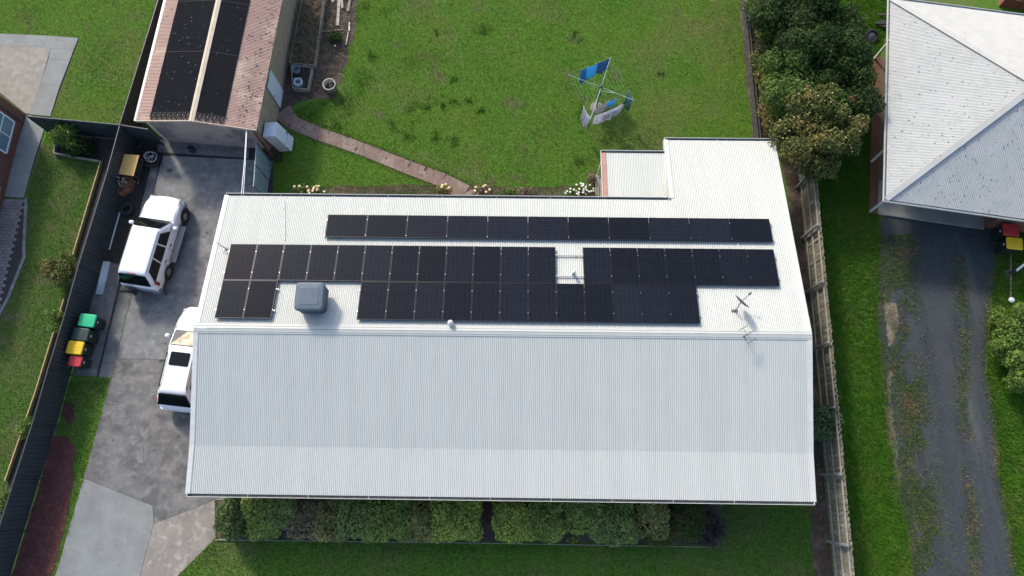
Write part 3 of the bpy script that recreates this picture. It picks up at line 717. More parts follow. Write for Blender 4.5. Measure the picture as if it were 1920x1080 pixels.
mk('lid', loft([ring(1.17, 1.17, .8), ring(1.17, 1.17, .9), ring(1.08, 1.08, .97), ring(.8, .8, .985)]), 'cooler_grey', ac, smooth=False, bevel=.02)
mk('lid_ridge', Geo().add(ring(.74, .74, .988, .08) + ring(.70, .70, .996, .08), [(i, (i + 1) % 20, (i + 1) % 20 + 20, i + 20) for i in range(20)] + [tuple(range(20, 40))]), 'cooler_grey', ac)
for s, ax in ((1, 'x'), (-1, 'x'), (1, 'y'), (-1, 'y')):
    for k in range(4):
        z = .36 + k * .12
        mk('louvre', Geo().box((s * .575, 0, z) if ax == 'x' else (0, s * .575, z), (.03, .8, .05) if ax == 'x' else (.8, .03, .05)), 'cooler_grey', ac)
mk('dropper', Geo().box((0, 0, .06), (.6, .6, .44)), 'cooler_dark', ac)
def roofthing(name, label, cat, t, m_):
    z = R0.z - (math.tan(PN) * m_ if m_ > 0 else -math.tan(PS1) * m_); c = H(t, m_, z); return thing(name, label, cat, c.to_tuple()), c
r, c = roofthing('roof_vent', 'small round white cowl vent near the ridge below the solar panels', 'vent', 10.32, .3)
mk('pipe', Geo().tube([c - ZU * .03, c + ZU * .16], .05, 14), 'trim_white', r, smooth=True)
mk('cowl', Geo().lathe(c, [(.02, .3), (.09, .28), (.12, .22), (.12, .15), (.06, .13)], 18), 'trim_white', r, smooth=True)
r, c = roofthing('roof_vent', 'slender white vent pipe poking up in the gap between panels', 'vent', 15.33, 2.57)
mk('flashing', Geo().lathe(c, [(.13, .012), (.1, .03), (.06, .07)], 16), 'trim_white', r, smooth=True); mk('pipe', Geo().tube([c - ZU * .02, c + ZU * .38], .045, 12), 'trim_white', r, smooth=True)
mk('cap', Geo().lathe(c + ZU * .36, [(.0, .05), (.07, .03), (.075, -.03), (.05, -.03)], 14), 'trim_white', r, smooth=True)
r, c = roofthing('cable_conduit', 'short white conduit between the two right hand panel rows', 'conduit', 22.4, 4.0)
mk('tube', Geo().tube([NR(22.4, 3.86, .03), NR(22.4, 4.25, .03)], .02, 8), 'trim_white', r); mk('elbow', Geo().tube([NR(22.4, 3.9, .0), NR(22.4, 3.9, .09)], .03, 8), 'trim_white', r)
r, c = roofthing('cable_conduit', 'thin grey conduit slanting down the back roof near the left end', 'conduit', 3.0, 5.2)
q0 = NR(2.65, 6.15, .02); q1 = NR(3.0, 4.15, .02); mk('tube', Geo().tube([q0, q1], .018, 8), 'trim_white', r)
mk('saddle', Geo().beam(NR(2.83, 5.1, .03), NR(2.83, 5.14, .03), .08, .02, nN), 'trim_white', r)
r, c = roofthing('mast_stub', 'short bent grey pipe at the left edge of the back roof', 'pipe', .55, 3.6)
mk('pipe', Geo().tube([c - ZU * .02, c + ZU * .22, c + ZU * .3 - HE * .1 + HN * .05, c + ZU * .32 - HE * .32 + HN * .2], .022, 8), 'steel_grey', r); mk('base', Geo().box(c + ZU * .02, (.12, .12, .03), YAW), 'steel_grey', r)
# satellite dish
r, c = roofthing('satellite_dish', 'grey satellite dish on a bent mast on the back roof, right side', 'satellite dish', 21.85, 1.0)
mk('foot', Geo().box(c + ZU * .01, (.26, .12, .03), YAW), 'steel_grey', r)
hub = Vector(at(1388, 569, c.z + .62))
mk('mast', Geo().tube([c, c + ZU * .3 + (hub - c) * .2, hub - ZU * .1, hub], .025, 10), 'steel_grey', r)
dd = Vector((.66, .62, .42)).normalized(); Md = dd.to_track_quat('Z', 'Y').to_matrix()
prof = [(.02, .0), (.15, .012), (.28, .04), (.36, .075), (.365, .07), (.28, .03), (.15, .0), (.02, -.012)]
mk('reflector', Geo().lathe(hub + dd * .05, prof, 28, M=Md @ Matrix.Diagonal((1, 1.08, 1))), 'dish_grey', r, smooth=True)
fp = hub + dd * .55 - ZU * .16
mk('arm', Geo().tube([hub - ZU * .28 + dd * .06, fp], .014, 8), 'dish_grey', r); mk('feed_horn', Geo().tube([fp - dd * .02 + ZU * .03, fp + dd * .1 + ZU * .05], [.05, .035], 10), 'dish_grey', r)
# television antenna
c = H(22.1, -.1, R0.z + .03); r = thing('television_antenna', 'small grey television antenna with crossed rods on the ridge', 'antenna', c.to_tuple())
top = c + ZU * .5
mk('mast', Geo().tube([c, top], .018, 8), 'steel_grey', r); bd = (HE * .85 + HN * .5).normalized(); pdv = Vector((-bd.y, bd.x, 0))
mk('boom', Geo().beam(top - bd * .28, top + bd * .3, .03, .03), 'dish_grey', r)
for k in (-1, 1): mk('element', Geo().tube([top + pdv * k * .3 - bd * .2 - ZU * .1, top + pdv * k * .3 + bd * .22 - ZU * .1], .014, 6), 'dish_grey', r)
mk('cross_rod', Geo().tube([top - pdv * .3 - ZU * .1, top + pdv * .3 - ZU * .1], .009, 6), 'steel_grey', r)
mk('bracket', Geo().box(c + ZU * .02, (.06, .06, .04), YAW), 'steel_grey', r)

# ------------------------------------------------------------------ fences
def metal_fence(name, label, pts, h, material, ribs=.19):
    pts = [Vector(p) for p in pts]; c = (pts[0] + pts[-1]) / 2
    r = thing(name, label, 'fence', (c.x, c.y, 0))
    for i, p in enumerate(pts): mk('post', Geo().box((p.x, p.y, h / 2 + .01), (.06, .06, h + .02), math.atan2((pts[-1] - pts[0]).y, (pts[-1] - pts[0]).x)), material, r)
    for a, b in zip(pts[:-1], pts[1:]):
        d = (b - a).normalized(); n_ = Vector((-d.y, d.x, 0)); L_ = (b - a).length
        for z in (.07, h - .03): mk('rail', Geo().beam((a + d * .03) + ZU * z, (b - d * .03) + ZU * z, .045, .06), material, r)
        V = []; F = []; k = 0; s = 0.0
        prof = []
        while s < L_ - .01:
            for ds, o in ((0, -.014), (.07, -.014), (.09, .014), (.165, .014)):
                if s + ds < L_ - .01: prof.append((s + ds, o))
            s += ribs
        prof.append((L_, -.014))
        for s, o in prof: V += [a + d * s + n_ * o + ZU * .1, a + d * s + n_ * o + ZU * (h - .06)]
        F = [(2 * i, 2 * i + 2, 2 * i + 3, 2 * i + 1) for i in range(len(prof) - 1)]
        mk('infill_panel', Geo().add(V, F), material, r)
    return r
ft = [at(*p, 1.7) for p in ((224, 233), (200, 322), (174, 407), (146, 497), (119, 594), (89, 691), (59, 796), (27, 895), (-6, 1000))]
ft = [Vector((p.x, p.y, 0)) for p in ft]; ft.append(ft[-1] + (ft[-1] - ft[-2])); ft += [ft[-1] + (ft[1] - ft[0]) * k for k in (1, 2, 3)]
metal_fence('steel_fence', 'dark grey ribbed steel fence running down beside the driveway', ft, 1.68, 'fence_dark')
n0 = ft[0]; n1 = at(296, 0, 1.7); n1.z = 0; dn_ = (n1 - n0) / 3
metal_fence('steel_fence', 'dark ribbed steel fence between the shed and the neighbour\'s top lawn', [n0 + dn_ * k + Vector((.0, .08, 0)) for k in range(5)], 1.68, 'fence_dark')
x0_ = at(50, 217, 1.7); x0_.z = 0
metal_fence('steel_fence', 'dark steel fence crossing from the brick house wall to the driveway corner', [x0_ + (n0 - x0_) * k / 2 - Vector((.07 if k == 2 else 0, 0, 0)) for k in range(3)], 1.68, 'fence_dark')
x1_ = at(275, 241, 1.7); x1_.z = 0
metal_fence('steel_fence', 'short dark steel fence piece closing the gap beside the shed', [n0 + (x1_ - n0) * .06, x1_], 1.66, 'fence_dark')
# light blue side gate
gA = at(505, 300); gB = at(500, 380); gB = gA + (gB - gA).normalized() * 2.2
gt = thing('side_gate', 'pale blue ribbed steel gate between shed and house', 'gate', ((gA + gB) / 2).to_tuple())
dg = (gB - gA).normalized(); ng = Vector((-dg.y, dg.x, 0))
for k in range(2):
    a = gA + dg * (.06 + k * 1.05); b = a + dg * 1.02
    V = []; pf = []
    s = 0.0
    while s <= 1.02:
        pf += [(s, -.012), (min(s + .07, 1.02), -.012), (min(s + .085, 1.02), .012), (min(s + .155, 1.02), .012)]; s += .17
    for s, o in pf: V += [a + dg * s + ng * o + ZU * .08, a + dg * s + ng * o + ZU * 1.8]
    mk('leaf', Geo().add(V, [(2 * i, 2 * i + 2, 2 * i + 3, 2 * i + 1) for i in range(len(pf) - 1)]), 'fence_blue', gt)
    for z_ in (1.82, .06): mk('leaf_rail', Geo().beam(a + ZU * z_, b + ZU * z_, .04, .04), 'fence_blue', gt)
for p in (gA, gA + dg * 1.075, gA + dg * 2.18): mk('post', Geo().beam(p, p + ZU * 1.86, .05, .05), 'steel_grey', gt)

# timber paling fence on the right
fb = [at(*p) for p in ((1561, 1120), (1553, 1015), (1540, 890), (1531, 762), (1524, 656), (1512, 548), (1505, 447), (1496, 351))]
fA = Vector((13.02, -11.7, 0)); fZ = Vector((14.42, 20.2, 0)); fd = (fZ - fA).normalized(); fn = Vector((-fd.y, fd.x, 0)); FL = (fZ - fA).length
pf = thing('paling_fence', 'weathered timber paling fence with posts and three rails', 'fence', ((fA + fZ) / 2).to_tuple())
rng = random.Random(2); proto = None; s = 0.0; k = 0
pit = .118
while s < FL:
    c = fA + fd * s + fn * (-.05 - .016 * (k % 2))
    if proto is None:
        o = mk('paling', Geo().box((0, 0, .96), (.125, .016, 1.92)), 'paling', None); o.parent = pf; proto = o.data
    else:
        o = bpy.data.objects.new('paling', proto); COL.objects.link(o); o.parent = pf
    o.location = Vector((c.x, c.y, rng.uniform(-.02, .035))) - Vector(pf.location)
    o.rotation_euler = (rng.uniform(-.01, .01), rng.uniform(-.012, .012), math.atan2(fd.y, fd.x) + rng.uniform(-.03, .03)); s += pit; k += 1
ys = [-11.6, -9.0, -7.4, -5.2, -2.72, .05, 2.8, 5.59, 8.33, 11.0, 13.65, 16.4, 19.1]
bp_ = [fA + fd * ((y - fA.y) / fd.y) for y in ys]
for p in bp_: mk('post', Geo().beam(p + fn * .105 + ZU * 0, p + fn * .105 + ZU * 1.93, .1, .1, fd), 'post_timber', pf)
for a, b in zip(bp_[:-1], bp_[1:]):
    for z in (.35, 1.02, 1.72): mk('rail', Geo().beam(a + ZU * z + fd * .055 + fn * .0, b + ZU * z - fd * .055 + fn * .0, .05, .075), 'rail_timber', pf)

# sleeper edging between lawn and bed, garden edgings
def edging(name, label, pts, w_, h_, material, z0=0.0, posts=False):
    pts = [Vector(p) for p in pts]; c = sum(pts, Vector()) / len(pts); r = thing(name, label, 'edging', (c.x, c.y, 0))
    for a, b in zip(pts[:-1], pts[1:]):
        n = max(1, round((b - a).length / 2.4))
        for k in range(n):
            p = a + (b - a) * k / n; q = a + (b - a) * (k + 1) / n; d = (q - p).normalized() * .006
            mk('board', Geo().beam(p + d + ZU * (z0 + h_ / 2), q - d + ZU * (z0 + h_ / 2), w_, h_), material, r)
    return r
ea, eb = at(1388, -30), at(1417, 264)
edging('sleeper_edging', 'dark low timber sleeper wall along the right side of the back lawn', [ea, eb], .09, .34, 'dark_sleeper')
edging('sleeper_edging', 'second dark sleeper line just inside the bed beside the back lawn', [ea + Vector((.16, 0, 0)), eb + Vector((.16, 0, 0))], .06, .3, 'dark_sleeper')
edging('timber_edging', 'yellow timber edging along the dark fence, upper length', [at(193, 304), at(140, 482)], .05, .2, 'edge_timber')
edging('timber_edging', 'yellow timber edging along the dark fence, lower length', [at(124, 562), at(70, 738), at(14, 902)], .05, .2, 'edge_timber')
edging('timber_edging', 'pale timber edge of the neighbour\'s shaded corner bed', [at(112, 252), at(105, 290), at(190, 305)], .06, .22, 'old_timber')
edging('garden_edging', 'thin grey edging between front lawn and hedge', [at(405, 1012), at(900, 1018), at(1345, 1026)], .03, .08, 'old_timber')

# ------------------------------------------------------------------ shed
sa = Vector((-17.31, 16.54, 0)); se = Vector((5.65, -.6, 0)).normalized(); sn = Vector((-se.y, se.x, 0)); SW_ = 5.68; SL = 9.5; ze, zr = 2.62, 3.08
shed = thing('shed', 'pink corrugated iron gable shed with black pool heating mats', 'shed', (sa + se * SW_ / 2 + sn * SL / 2).to_tuple())
hw = SW_ / 2; ang = math.atan2(zr - ze, hw)
e1 = se * math.cos(ang) + ZU * math.sin(ang); n1_ = -se * math.sin(ang) + ZU * math.cos(ang); LS = hw / math.cos(ang)
e2 = se * math.cos(ang) - ZU * math.sin(ang); n2_ = se * math.sin(ang) + ZU * math.cos(ang)
o1 = sa + ZU * ze; o2 = sa + se * hw + ZU * zr
g = Geo(); corr(g, o1, sn, e1, n1_, [(0, 0), (SL, 0), (SL, LS), (0, LS)]); mk('roof_sheet', g, 'shed_roof', shed, smooth=True)
g = Geo(); corr(g, o2, sn, e2, n2_, [(0, 0), (SL, 0), (SL, LS), (0, LS)]); mk('roof_sheet', g, 'shed_roof', shed, smooth=True)
mk('ridge_cap', Geo().beam(o2 - e1 * .06 + n1_ * .05 - sn * .06, o2 - e1 * .06 + n1_ * .05 + sn * SL, .125, .012, n1_).beam(o2 + e2 * .06 + n2_ * .05 - sn * .06, o2 + e2 * .06 + n2_ * .05 + sn * SL, .125, .012, n2_), 'shed_ridge', shed)
for nm, a, b in (('bargeboard', o1, o1 + e1 * LS), ('bargeboard', o2, o2 + e2 * LS)): mk(nm, Geo().beam(a - sn * .03 + ZU * .0, b - sn * .03 + ZU * .0, .035, .12), 'shed_ridge', shed)
mk('gutter', Geo().beam(o1 - se * .06 - ZU * .05, o1 - se * .06 - ZU * .05 + sn * SL, .11, .09), 'steel_grey', shed)
i = .22
cs = [sa + se * i + sn * .3, sa + se * (SW_ - i) + sn * .3, sa + se * (SW_ - i) + sn * (SL - .2), sa + se * i + sn * (SL - .2)]
def ribwall(name, a, b, z0, z1, material, ztop=None, skip=None):
    d = (b - a).normalized(); n_ = Vector((d.y, -d.x, 0)); L_ = (b - a).length; V = []; pf_ = []; s = 0.0
    while s < L_ - .001:
        for ds, o in ((0, 0), (.09, 0), (.11, .018), (.16, .018), (.18, 0)):
            if s + ds <= L_: pf_.append((s + ds, o))
        s += .2
    for s, o in pf_:
        zt = z1 if ztop is None else ztop(s); V += [a + d * s + n_ * o + ZU * z0, a + d * s + n_ * o + ZU * zt]
    F = [(2 * i, 2 * i + 2, 2 * i + 3, 2 * i + 1) for i in range(len(pf_) - 1) if not (skip and skip[0] < pf_[i][0] < skip[1])]
    return mk(name, Geo().add(V, F), material, shed)
Lw = (cs[1] - cs[0]).length
ribwall('wall', cs[0], cs[1], 0.02, 2.6, 'shed_wall', ztop=lambda s: ze - .03 + (zr - ze) * (1 - abs(s + i - hw) / hw) - .03)
drA = (at(530, 218) - cs[1]).dot(sn); ds0 = 2.25; ds1 = 3.25
ribwall('wall', cs[1], cs[2], .02, ze - .02, 'shed_wall_tan', skip=(ds0, ds1))
ribwall('wall', cs[2], cs[3], .02, 2.6, 'shed_wall'); ribwall('wall', cs[3], cs[0], .02, ze - .02, 'shed_wall_tan')
mk('floor', Geo().prism([c.to_tuple() for c in (cs[0] + (se + sn) * .05, cs[1] + (sn - se) * .05, cs[2] - (se + sn) * .05, cs[3] + (se - sn) * .05)], 0, .03), 'concrete_dark', shed)
mk('door_lintel', Geo().beam(cs[1] + sn * ds0 + ZU * 2.3 - se * .02, cs[1] + sn * ds1 + ZU * 2.3 - se * .02, .03, .6), 'shed_wall_tan', shed)
mk('corner_post', Geo().beam(cs[1] + se * .1 - sn * .36, cs[1] + se * .1 - sn * .36 + ZU * 2.62, .1, .14), 'brown_timber', shed)
mk('downpipe', Geo().tube([cs[0] + se * .05 - sn * .12 + ZU * 2.5, cs[0] + se * .1 - sn * .12 + ZU * .05], .04, 8), 'trim_white', shed)
# open door: hinge on the wall, free edge out over the path
hg = cs[1] + sn * ds1 + se * .03; fr = at(526, 204); fr = hg + (fr - hg).normalized() * .98
dr = mk('door', Geo().beam(hg + ZU * 1.02, fr + ZU * 1.02, .04, 1.94), 'white_plastic', shed)
mk('door_rail', Geo().beam(hg + ZU * 1.02 + (fr - hg).cross(ZU).normalized() * .025, fr + ZU * 1.02 + (fr - hg).cross(ZU).normalized() * .025, .012, .06), 'white_paint', dr)
mk('handle', Geo().beam(fr - (fr - hg) * .08 + ZU * 1.0, fr - (fr - hg) * .08 + ZU * 1.14, .1, .03), 'car_trim', dr)
# pool heating mats
def heat_mat(label, org, ev, nv, poly, nl, s0, s1):
    c = org + ev * ((s0 + s1) / 2); r = thing('heating_mat', label, 'pool heater', (c.x, c.y, c.z), group='pool heating mats')
    g = Geo(); corr(g, org + nv * .03, ev, sn, nv, poly, pitch=.03, amp=.007, seg=4); mk('mat', g, 'mat_black', r)
    y0 = poly[0][1]
    mk('header_pipe', Geo().tube([org + ev * s0 + sn * (y0 + .02) + nv * .035, org + ev * s1 + sn * (y0 + .02) + nv * .035], .022, 8), 'rubber', r)
    for k in range(nl):
        t = s0 + (s1 - s0) * (k + .5) / nl; pts = []
        for q in range(11):
            a = math.pi * q / 10; pts.append(org + ev * (t + .09 * math.cos(a)) + sn * (y0 - .33 * math.sin(a)) + nv * (.045 + .02 * math.sin(a)))
        mk('hose_loop', Geo().tube(pts, .036, 6), 'rubber', r)
    for y in (3.6, 6.4): mk('strap', Geo().beam(org + ev * s0 + sn * y + nv * .045, org + ev * s1 + sn * y + nv * .045, .03, .008, nv), 'rubber', r)
heat_mat('wide black pool heating mat on the shed\'s left roof slope', o1, e1, n1_, [(.70, .38), (2.74, .38), (2.74, SL - .3), (.70, SL - .3)], 8, .70, 2.74)
heat_mat('narrow black pool heating mat on the shed\'s right roof slope', o2, e2, n2_, [(.13, .38), (1.42, .38), (1.42, SL - .3), (.13, SL - .3)], 4, .13, 1.42)

# ------------------------------------------------------------------ left neighbour's house (only its wall shows)
lc = at(48, 215); ld = Vector((-.07, -.997, 0)).normalized(); ln = Vector((ld.y * -1, ld.x, 0)); ln = Vector((.997, -.07, 0)); LW = 9.0
lh = thing('brick_house', 'red brick house corner with white framed window at left edge', 'house', (lc + ld * LW / 2 - ln * 3).to_tuple())
P = [lc, lc + ld * LW, lc + ld * LW - ln * 8, lc - ln * 8]
mk('wall', Geo().prism(ccw([p.to_tuple() for p in P]), 0, 2.7), 'left_brick', lh)
def lwin(s0, s1, z0, z1, cols, rows):
    g = Geo(); a = lc + ld * s0 + ln * .02; b = lc + ld * s1 + ln * .02
    for p in (a, b): g.beam(p + ZU * z0, p + ZU * z1, .07, .06, ln)
    for z in (z0, z1): g.beam(a + ZU * z, b + ZU * z, .06, .07)
    f = mk('window', g, 'white_paint', lh)
    for k in range(1, cols): p = a + (b - a) * k / cols; mk('glazing_bar', Geo().beam(p + ZU * (z0 + .04), p + ZU * (z1 - .04), .045, .05, ln), 'white_paint', f)
    for k in range(1, rows): z = z0 + (z1 - z0) * k / rows; mk('glazing_bar', Geo().beam(a + ZU * z + ld * .04 + ln * .004, b + ZU * z - ld * .04 + ln * .004, .04, .04), 'white_paint', f)
    for i_ in range(cols):
        for j in range(rows):
            p = a + (b - a) * (i_ + .5) / cols - ln * .01
            mk('pane', Geo().beam(p + ZU * (z0 + (z1 - z0) * j / rows + .02), p + ZU * (z0 + (z1 - z0) * (j + 1) / rows - .02), (s1 - s0) / cols - .04, .01, ln), 'sky_glass', f)
    mk('sill', Geo().beam(lc + ld * (s0 - .05) + ln * .05 + ZU * (z0 - .1), lc + ld * (s1 + .05) + ln * .05 + ZU * (z0 - .1), .12, .09), 'brick_plain', f)
lwin(.75, 2.45, .62, 2.1, 2, 2); lwin(4.2, 5.6, .5, 2.1, 2, 1)
mk('downpipe', Geo().tube([lc + ld * .45 + ln * .05 + ZU * .05, lc + ld * .45 + ln * .05 + ZU * 2.65], .04, 8), 'gutter_dark', lh)
v0 = lc - ln * .55 + ld * -.55 + ZU * 2.7
rp = [lc + ln * .0 - ld * .45, lc + ln * .0 + ld * LW, lc - ln * 8 + ld * LW, lc - ln * 8 - ld * .45]
mk('roof', Geo().add([p + ZU * 2.7 for p in rp] + [lc - ln * 4 + ld * 3.5 + ZU * 4.4, lc - ln * 4 + ld * LW + ZU * 4.4], [(0, 4, 5, 1), (3, 2, 5, 4), (0, 3, 4), (1, 5, 2), (0, 1, 2, 3)]), 'rust', lh)

# ------------------------------------------------------------------ right neighbour's house
rz_ = 2.6
r1 = at(1661, 374, rz_); r2 = at(1671, -2, rz_); rN = (r2 - r1).normalized(); rN = Vector((.175, .9846, 0)).normalized(); rE = Vector((rN.y, -rN.x, 0))
RW = (r2 - r1).length; RLn = 16.0; RP = math.radians(22)
rh = thing('hip_roof_house', 'pale corrugated hip roofed house with brick veranda at right edge', 'house', (r1 + rN * RW / 2 + rE * 6).to_tuple()[:2] + (0,))
half = RW / 2; rise = half * math.tan(RP); sl_ = half / math.cos(RP)
def hip(org, et, es_h, poly):
    es = es_h * math.cos(RP) + ZU * math.sin(RP); nr = -es_h * math.sin(RP) + ZU * math.cos(RP)
    g = Geo(); corr(g, org, et, es, nr, poly, amp=.009); return mk('roof_sheet', g, 'right_roof', rh, smooth=True)
hip(r1, rN, rE, [(0, 0), (RW, 0), (half, sl_)])
hip(r1, rE, rN, [(0, 0), (RLn, 0), (RLn, sl_), (half, sl_)])
hip(r1 + rN * RW, rE, -rN, [(0, 0), (RLn, 0), (RLn, sl_), (half, sl_)])
apex = r1 + rN * half + rE * half + ZU * rise
for a in (r1, r1 + rN * RW):
    mk('hip_cap', Geo().beam(a + ZU * .03, apex + ZU * .04, .24, .03), 'right_roof', rh)
mk('ridge_cap', Geo().beam(apex + ZU * .04, apex + rE * (RLn - half) + ZU * .04, .3, .03), 'right_roof', rh)
def rgut(a, b, out):
    mk('gutter', Geo().beam(a + out * .1 - ZU * .03, b + out * .1 - ZU * .03, .02, .11).beam(a + out * .05 - ZU * .08, b + out * .05 - ZU * .08, .1, .02), 'trim_white', rh)
rgut(r1 - rN * .1, r1 + rN * (RW + .1), -rE); rgut(r1 - rE * .1, r1 + rE * RLn, -rN); rgut(r1 + rN * RW - rE * .1, r1 + rN * RW + rE * RLn, rN)
q = .42
base = lambda a, b: Vector(((r1 + rE * a + rN * b).x, (r1 + rE * a + rN * b).y, 0))
mk('veranda_floor', Geo().prism(ccw([base(a, b).to_tuple() for a, b in ((q + .42, q), (5.9, q), (5.9, 2.2), (q + .42, 2.2))]), 0, .1), 'veranda_floor', rh)
mk('veranda_floor', Geo().prism(ccw([base(a, b).to_tuple() for a, b in ((q + .42, 2.201), (2.4, 2.201), (2.4, RW - 1.5), (q + .42, RW - 1.5))]), 0, .1), 'veranda_olive', rh)
mk('brick_border', Geo().prism(ccw([base(a, b).to_tuple() for a, b in ((q, q), (q + .418, q), (q + .418, RW - 1.5), (q, RW - 1.5))]), 0, .105), 'brick_plain', rh)  # brick colour darkened to carry the shade along this border
mk('wall', Geo().prism(ccw([base(a, b).to_tuple() for a, b in ((2.4, 2.2), (RLn, 2.2), (RLn, RW - .5), (2.4, RW - .5))]), 0, 2.58), 'right_brick', rh)
mk('wall', Geo().prism(ccw([base(a, b).to_tuple() for a, b in ((5.91, .55), (RLn, .55), (RLn, 2.19), (5.91, 2.19))]), 0, 2.57), 'right_brick', rh)
for a, b in ((q + .05, q + .06), (q + .05, 3.15), (q + .05, 5.95), (q + .05, 8.95)):
    p = base(a, b); mk('veranda_post', Geo().beam(p + ZU * .1, p + ZU * 2.56, .09, .09, rN), 'trim_white', rh)
mk('veranda_beam', Geo().beam(base(q + .05, q) + ZU * 2.5, base(q + .05, RW - .5) + ZU * 2.5, .06, .15), 'trim_white', rh)
# far orange brick building, top right corner
ob = at(1872, 12); fo = thing('brick_building', 'orange brick building corner at the top right edge', 'building', (ob + Vector((3, 3, 0))).to_tuple())
P = [ob + Vector((0, 0, 0)), ob + Vector((6, -.9, 0)), ob + Vector((7, 5, 0)), ob + Vector((1, 6, 0))]
mk('wall', Geo().prism([p.to_tuple() for p in P], 0, 2.6), 'right_brick', fo)
mk('roof', Geo().add([p + ZU * 2.6 + Vector((-.3 if k in (0, 3) else .3, 1.2 if k < 2 else .3, 0)) for k, p in enumerate(P)] + [ob + Vector((3.5, 2.5, 4))], [(0, 1, 4), (1, 2, 4), (2, 3, 4), (3, 0, 4)]), 'right_roof', fo)
pp = ob + Vector((.9, -.2, 1.3)); f = mk('window', Geo().beam(pp - ZU * .6, pp + ZU * .6, .9, .1, Vector((-.15, -1, 0))), 'white_paint', fo); mk('pane', Geo().beam(pp - ZU * .54 + Vector((0, -.06, 0)), pp + ZU * .54 + Vector((0, -.06, 0)), .78, .02, Vector((-.15, -1, 0))), 'window_glass', f)

# ------------------------------------------------------------------ vehicles
mt = bpy.data.materials.new('clear_glass'); mt.use_nodes = True; MATS['clear_glass'] = mt
N_ = mt.node_tree.nodes; L_n = mt.node_tree.links
tr = N_.new('ShaderNodeBsdfTransparent'); tr.inputs[0].default_value = (.85, .88, .88, 1); gl = N_.new('ShaderNodeBsdfGlossy'); gl.inputs[1].default_value = .03
mx = N_.new('ShaderNodeMixShader'); mx.inputs[0].default_value = .05; L_n.new(tr.outputs[0], mx.inputs[1]); L_n.new(gl.outputs[0], mx.inputs[2]); L_n.new(mx.outputs[0], N_['Material Output'].inputs[0])

